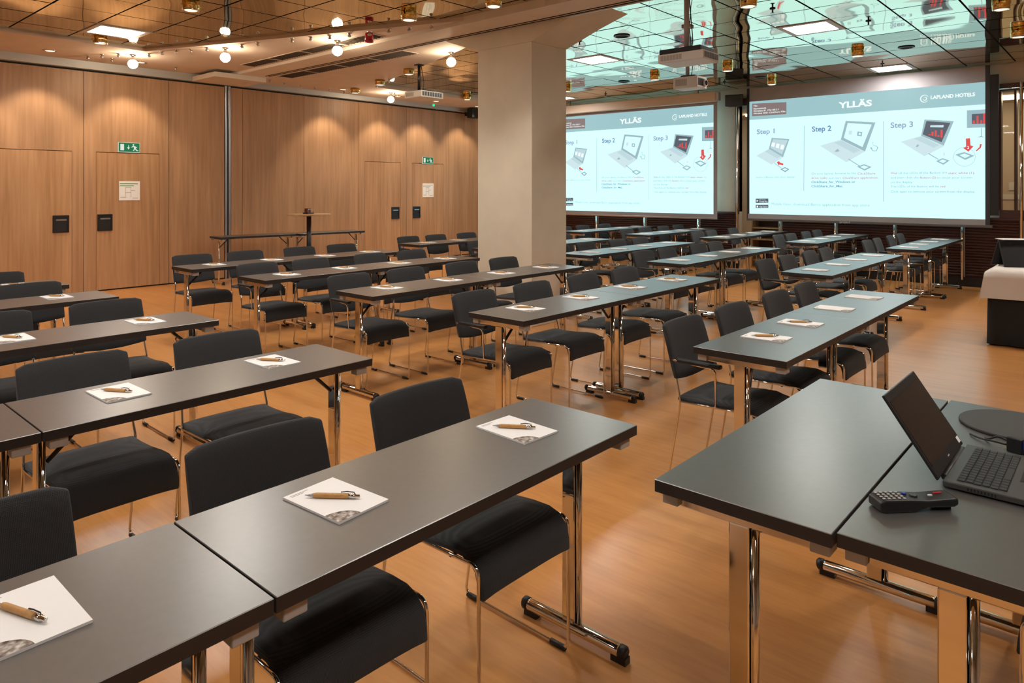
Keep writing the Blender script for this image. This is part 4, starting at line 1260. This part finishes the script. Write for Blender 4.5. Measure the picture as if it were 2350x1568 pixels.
# small unlit chrome studs along the soffit edges
k0 = thing('mini_spotlight', 'tiny unlit chrome spotlight on the soffit edge', 'lamp', (0, 0, 0), 0, 'tiny chrome spotlights')
link('plate', MB().lathe([(0.028, 0), (0.028, -0.006), (0.018, -0.010)], (0, 0, 0), 14).mesh('plate', M['chrome']), k0)
link('head', MB().lathe([(0.010, -0.010), (0.012, -0.022), (0.020, -0.030), (0.021, -0.042), (0.012, -0.050)], (0, 0, 0), 14).mesh('head', M['steel']), k0)
studs = [(342, 126), (372, 121), (405, 118), (438, 116), (475, 112), (555, 105), (592, 100), (670, 92), (713, 88), (757, 85), (802, 80), (848, 76), (890, 70), (935, 65), (985, 60),
         (202, 131), (234, 128), (257, 137), (272, 126), (403, 156), (620, 182), (653, 188), (690, 194), (723, 198), (757, 202), (790, 208),
         (905, 212), (930, 202), (958, 190), (1000, 174)]
for i, (x, y) in enumerate(studs):
    p = at_z(x, y, ZS - 0.02)
    q = on_soffit(p.x, min(p.y, 11.0), ZS)
    if i == 0: k0.location = q
    else: dup(k0, q)
# red alarm beacon
p = at_z(847, 88, ZS - 0.06)
t = thing('alarm_beacon', 'red fire alarm sounder hanging from the soffit', 'alarm', (p.x, p.y, ZS))
link('body', MB().lathe([(0.045, 0), (0.048, -0.01), (0.048, -0.075), (0.040, -0.085)], (0, 0, 0), 20).mesh('body', M['red']), t)
link('sounder', MB().lathe([(0.052, -0.085), (0.052, -0.105), (0.030, -0.112)], (0, 0, 0), 20).mesh('sounder', plain('red_sounder', (0.50, 0.02, 0.06), 0.3)), t)
# vent grilles beside the beam
vg_l = {}
def grille(u0, u1, v0, v1, label):
    t = thing('vent_grille', label, 'vent', ((u0 + u1) / 2, (v0 + v1) / 2, ZS if u0 < 5.5 else ZR), 0, 'soffit vent grilles')
    a, c = (u1 - u0) / 2, (v1 - v0) / 2
    link('backing', MB().box(-a, a, -c, c, -0.004, 0).mesh('backing', M['grille']), t)
    fr = MB().box(-a - 0.01, a + 0.01, -c - 0.012, -c, -0.008, 0).box(-a - 0.01, a + 0.01, c, c + 0.012, -0.008, 0).box(-a - 0.01, -a, -c, c, -0.008, 0).box(a, a + 0.01, -c, c, -0.008, 0)
    link('frame', fr.mesh('frame', M['soffit']), t)
    s = MB().box(-a, a, -0.005, 0.005, -0.010, -0.004).mesh('slat', M['grille'])
    n = 12
    for k in range(n): link('slat', s, t, (0, -c + (k + 0.5) * 2 * c / n, 0))
for k in range(4):
    v0 = 6.65 + k * 0.78
    grille(5.02, 5.22, v0, v0 + 0.74, '%s brown vent grille from the wood wall, soffit between bare bulbs and beam' % ORD[3 - k])
    v0 = 7.05 + k * 0.78
    grille(5.83, 6.08, v0, v0 + 0.74, '%s brown vent grille from the wood wall, soffit on projector side of beam' % ORD[3 - k])
# recessed black downlights and sprinklers in the mirror ceiling
d0 = thing('ceiling_speaker', 'round black ceiling speaker in the mirror tiles', 'speaker', (0, 0, 0), 0, 'round ceiling speakers')
link('ring', MB().lathe([(0.10, 0.0), (0.098, -0.010), (0.080, -0.012), (0.076, -0.003)], (0, 0, 0), 28).mesh('ring', M['blackm']), d0)
link('mesh_disc', MB().lathe([(0.078, -0.001), (0.07, -0.005)], (0, 0, 0), 24).mesh('mesh_disc', M['dark']), d0)
for i, (x, y) in enumerate(((1427, 82), (2080, 108), (1432, 187), (1745, 178))):
    p = at_z(x, y, ZT)
    if i == 0: d0.location = p
    else: dup(d0, p)
k1 = thing('sprinkler_head', 'small dark sprinkler head under the mirror tiles', 'sprinkler', (0, 0, 0), 0, 'sprinkler heads')
link('pipe', MB().lathe([(0.030, 0), (0.028, -0.008), (0.008, -0.010), (0.008, -0.045)], (0, 0, 0), 12).mesh('pipe', M['blackm']), k1)
link('deflector', MB().lathe([(0.006, -0.045), (0.022, -0.048), (0.022, -0.052)], (0, 0, 0), 12).mesh('deflector', M['steel']), k1)
for i, (x, y) in enumerate(((1773, 26), (1993, 54), (2025, 151), (1663, 192), (1390, 219), (1330, 100))):
    p = at_z(x, y, ZT - 0.03)
    q = (p.x, p.y, ZT)
    if i == 0: k1.location = q
    else: dup(k1, q)
# small wall outlet seen through the interior window
ow = thing('wall_outlet', 'pale wall switch plates on the corridor wall', 'switch', (UW + 2.199, 1.55, 1.30))
link('plate', MB().box(-0.012, 0, -0.05, 0.05, 0.16, 0.30).mesh('plate', M['whitep']), ow)
link('socket_row', MB().box(-0.012, 0, -0.09, 0.16, 0.0, 0.09).mesh('socket_row', M['whitep']), ow)
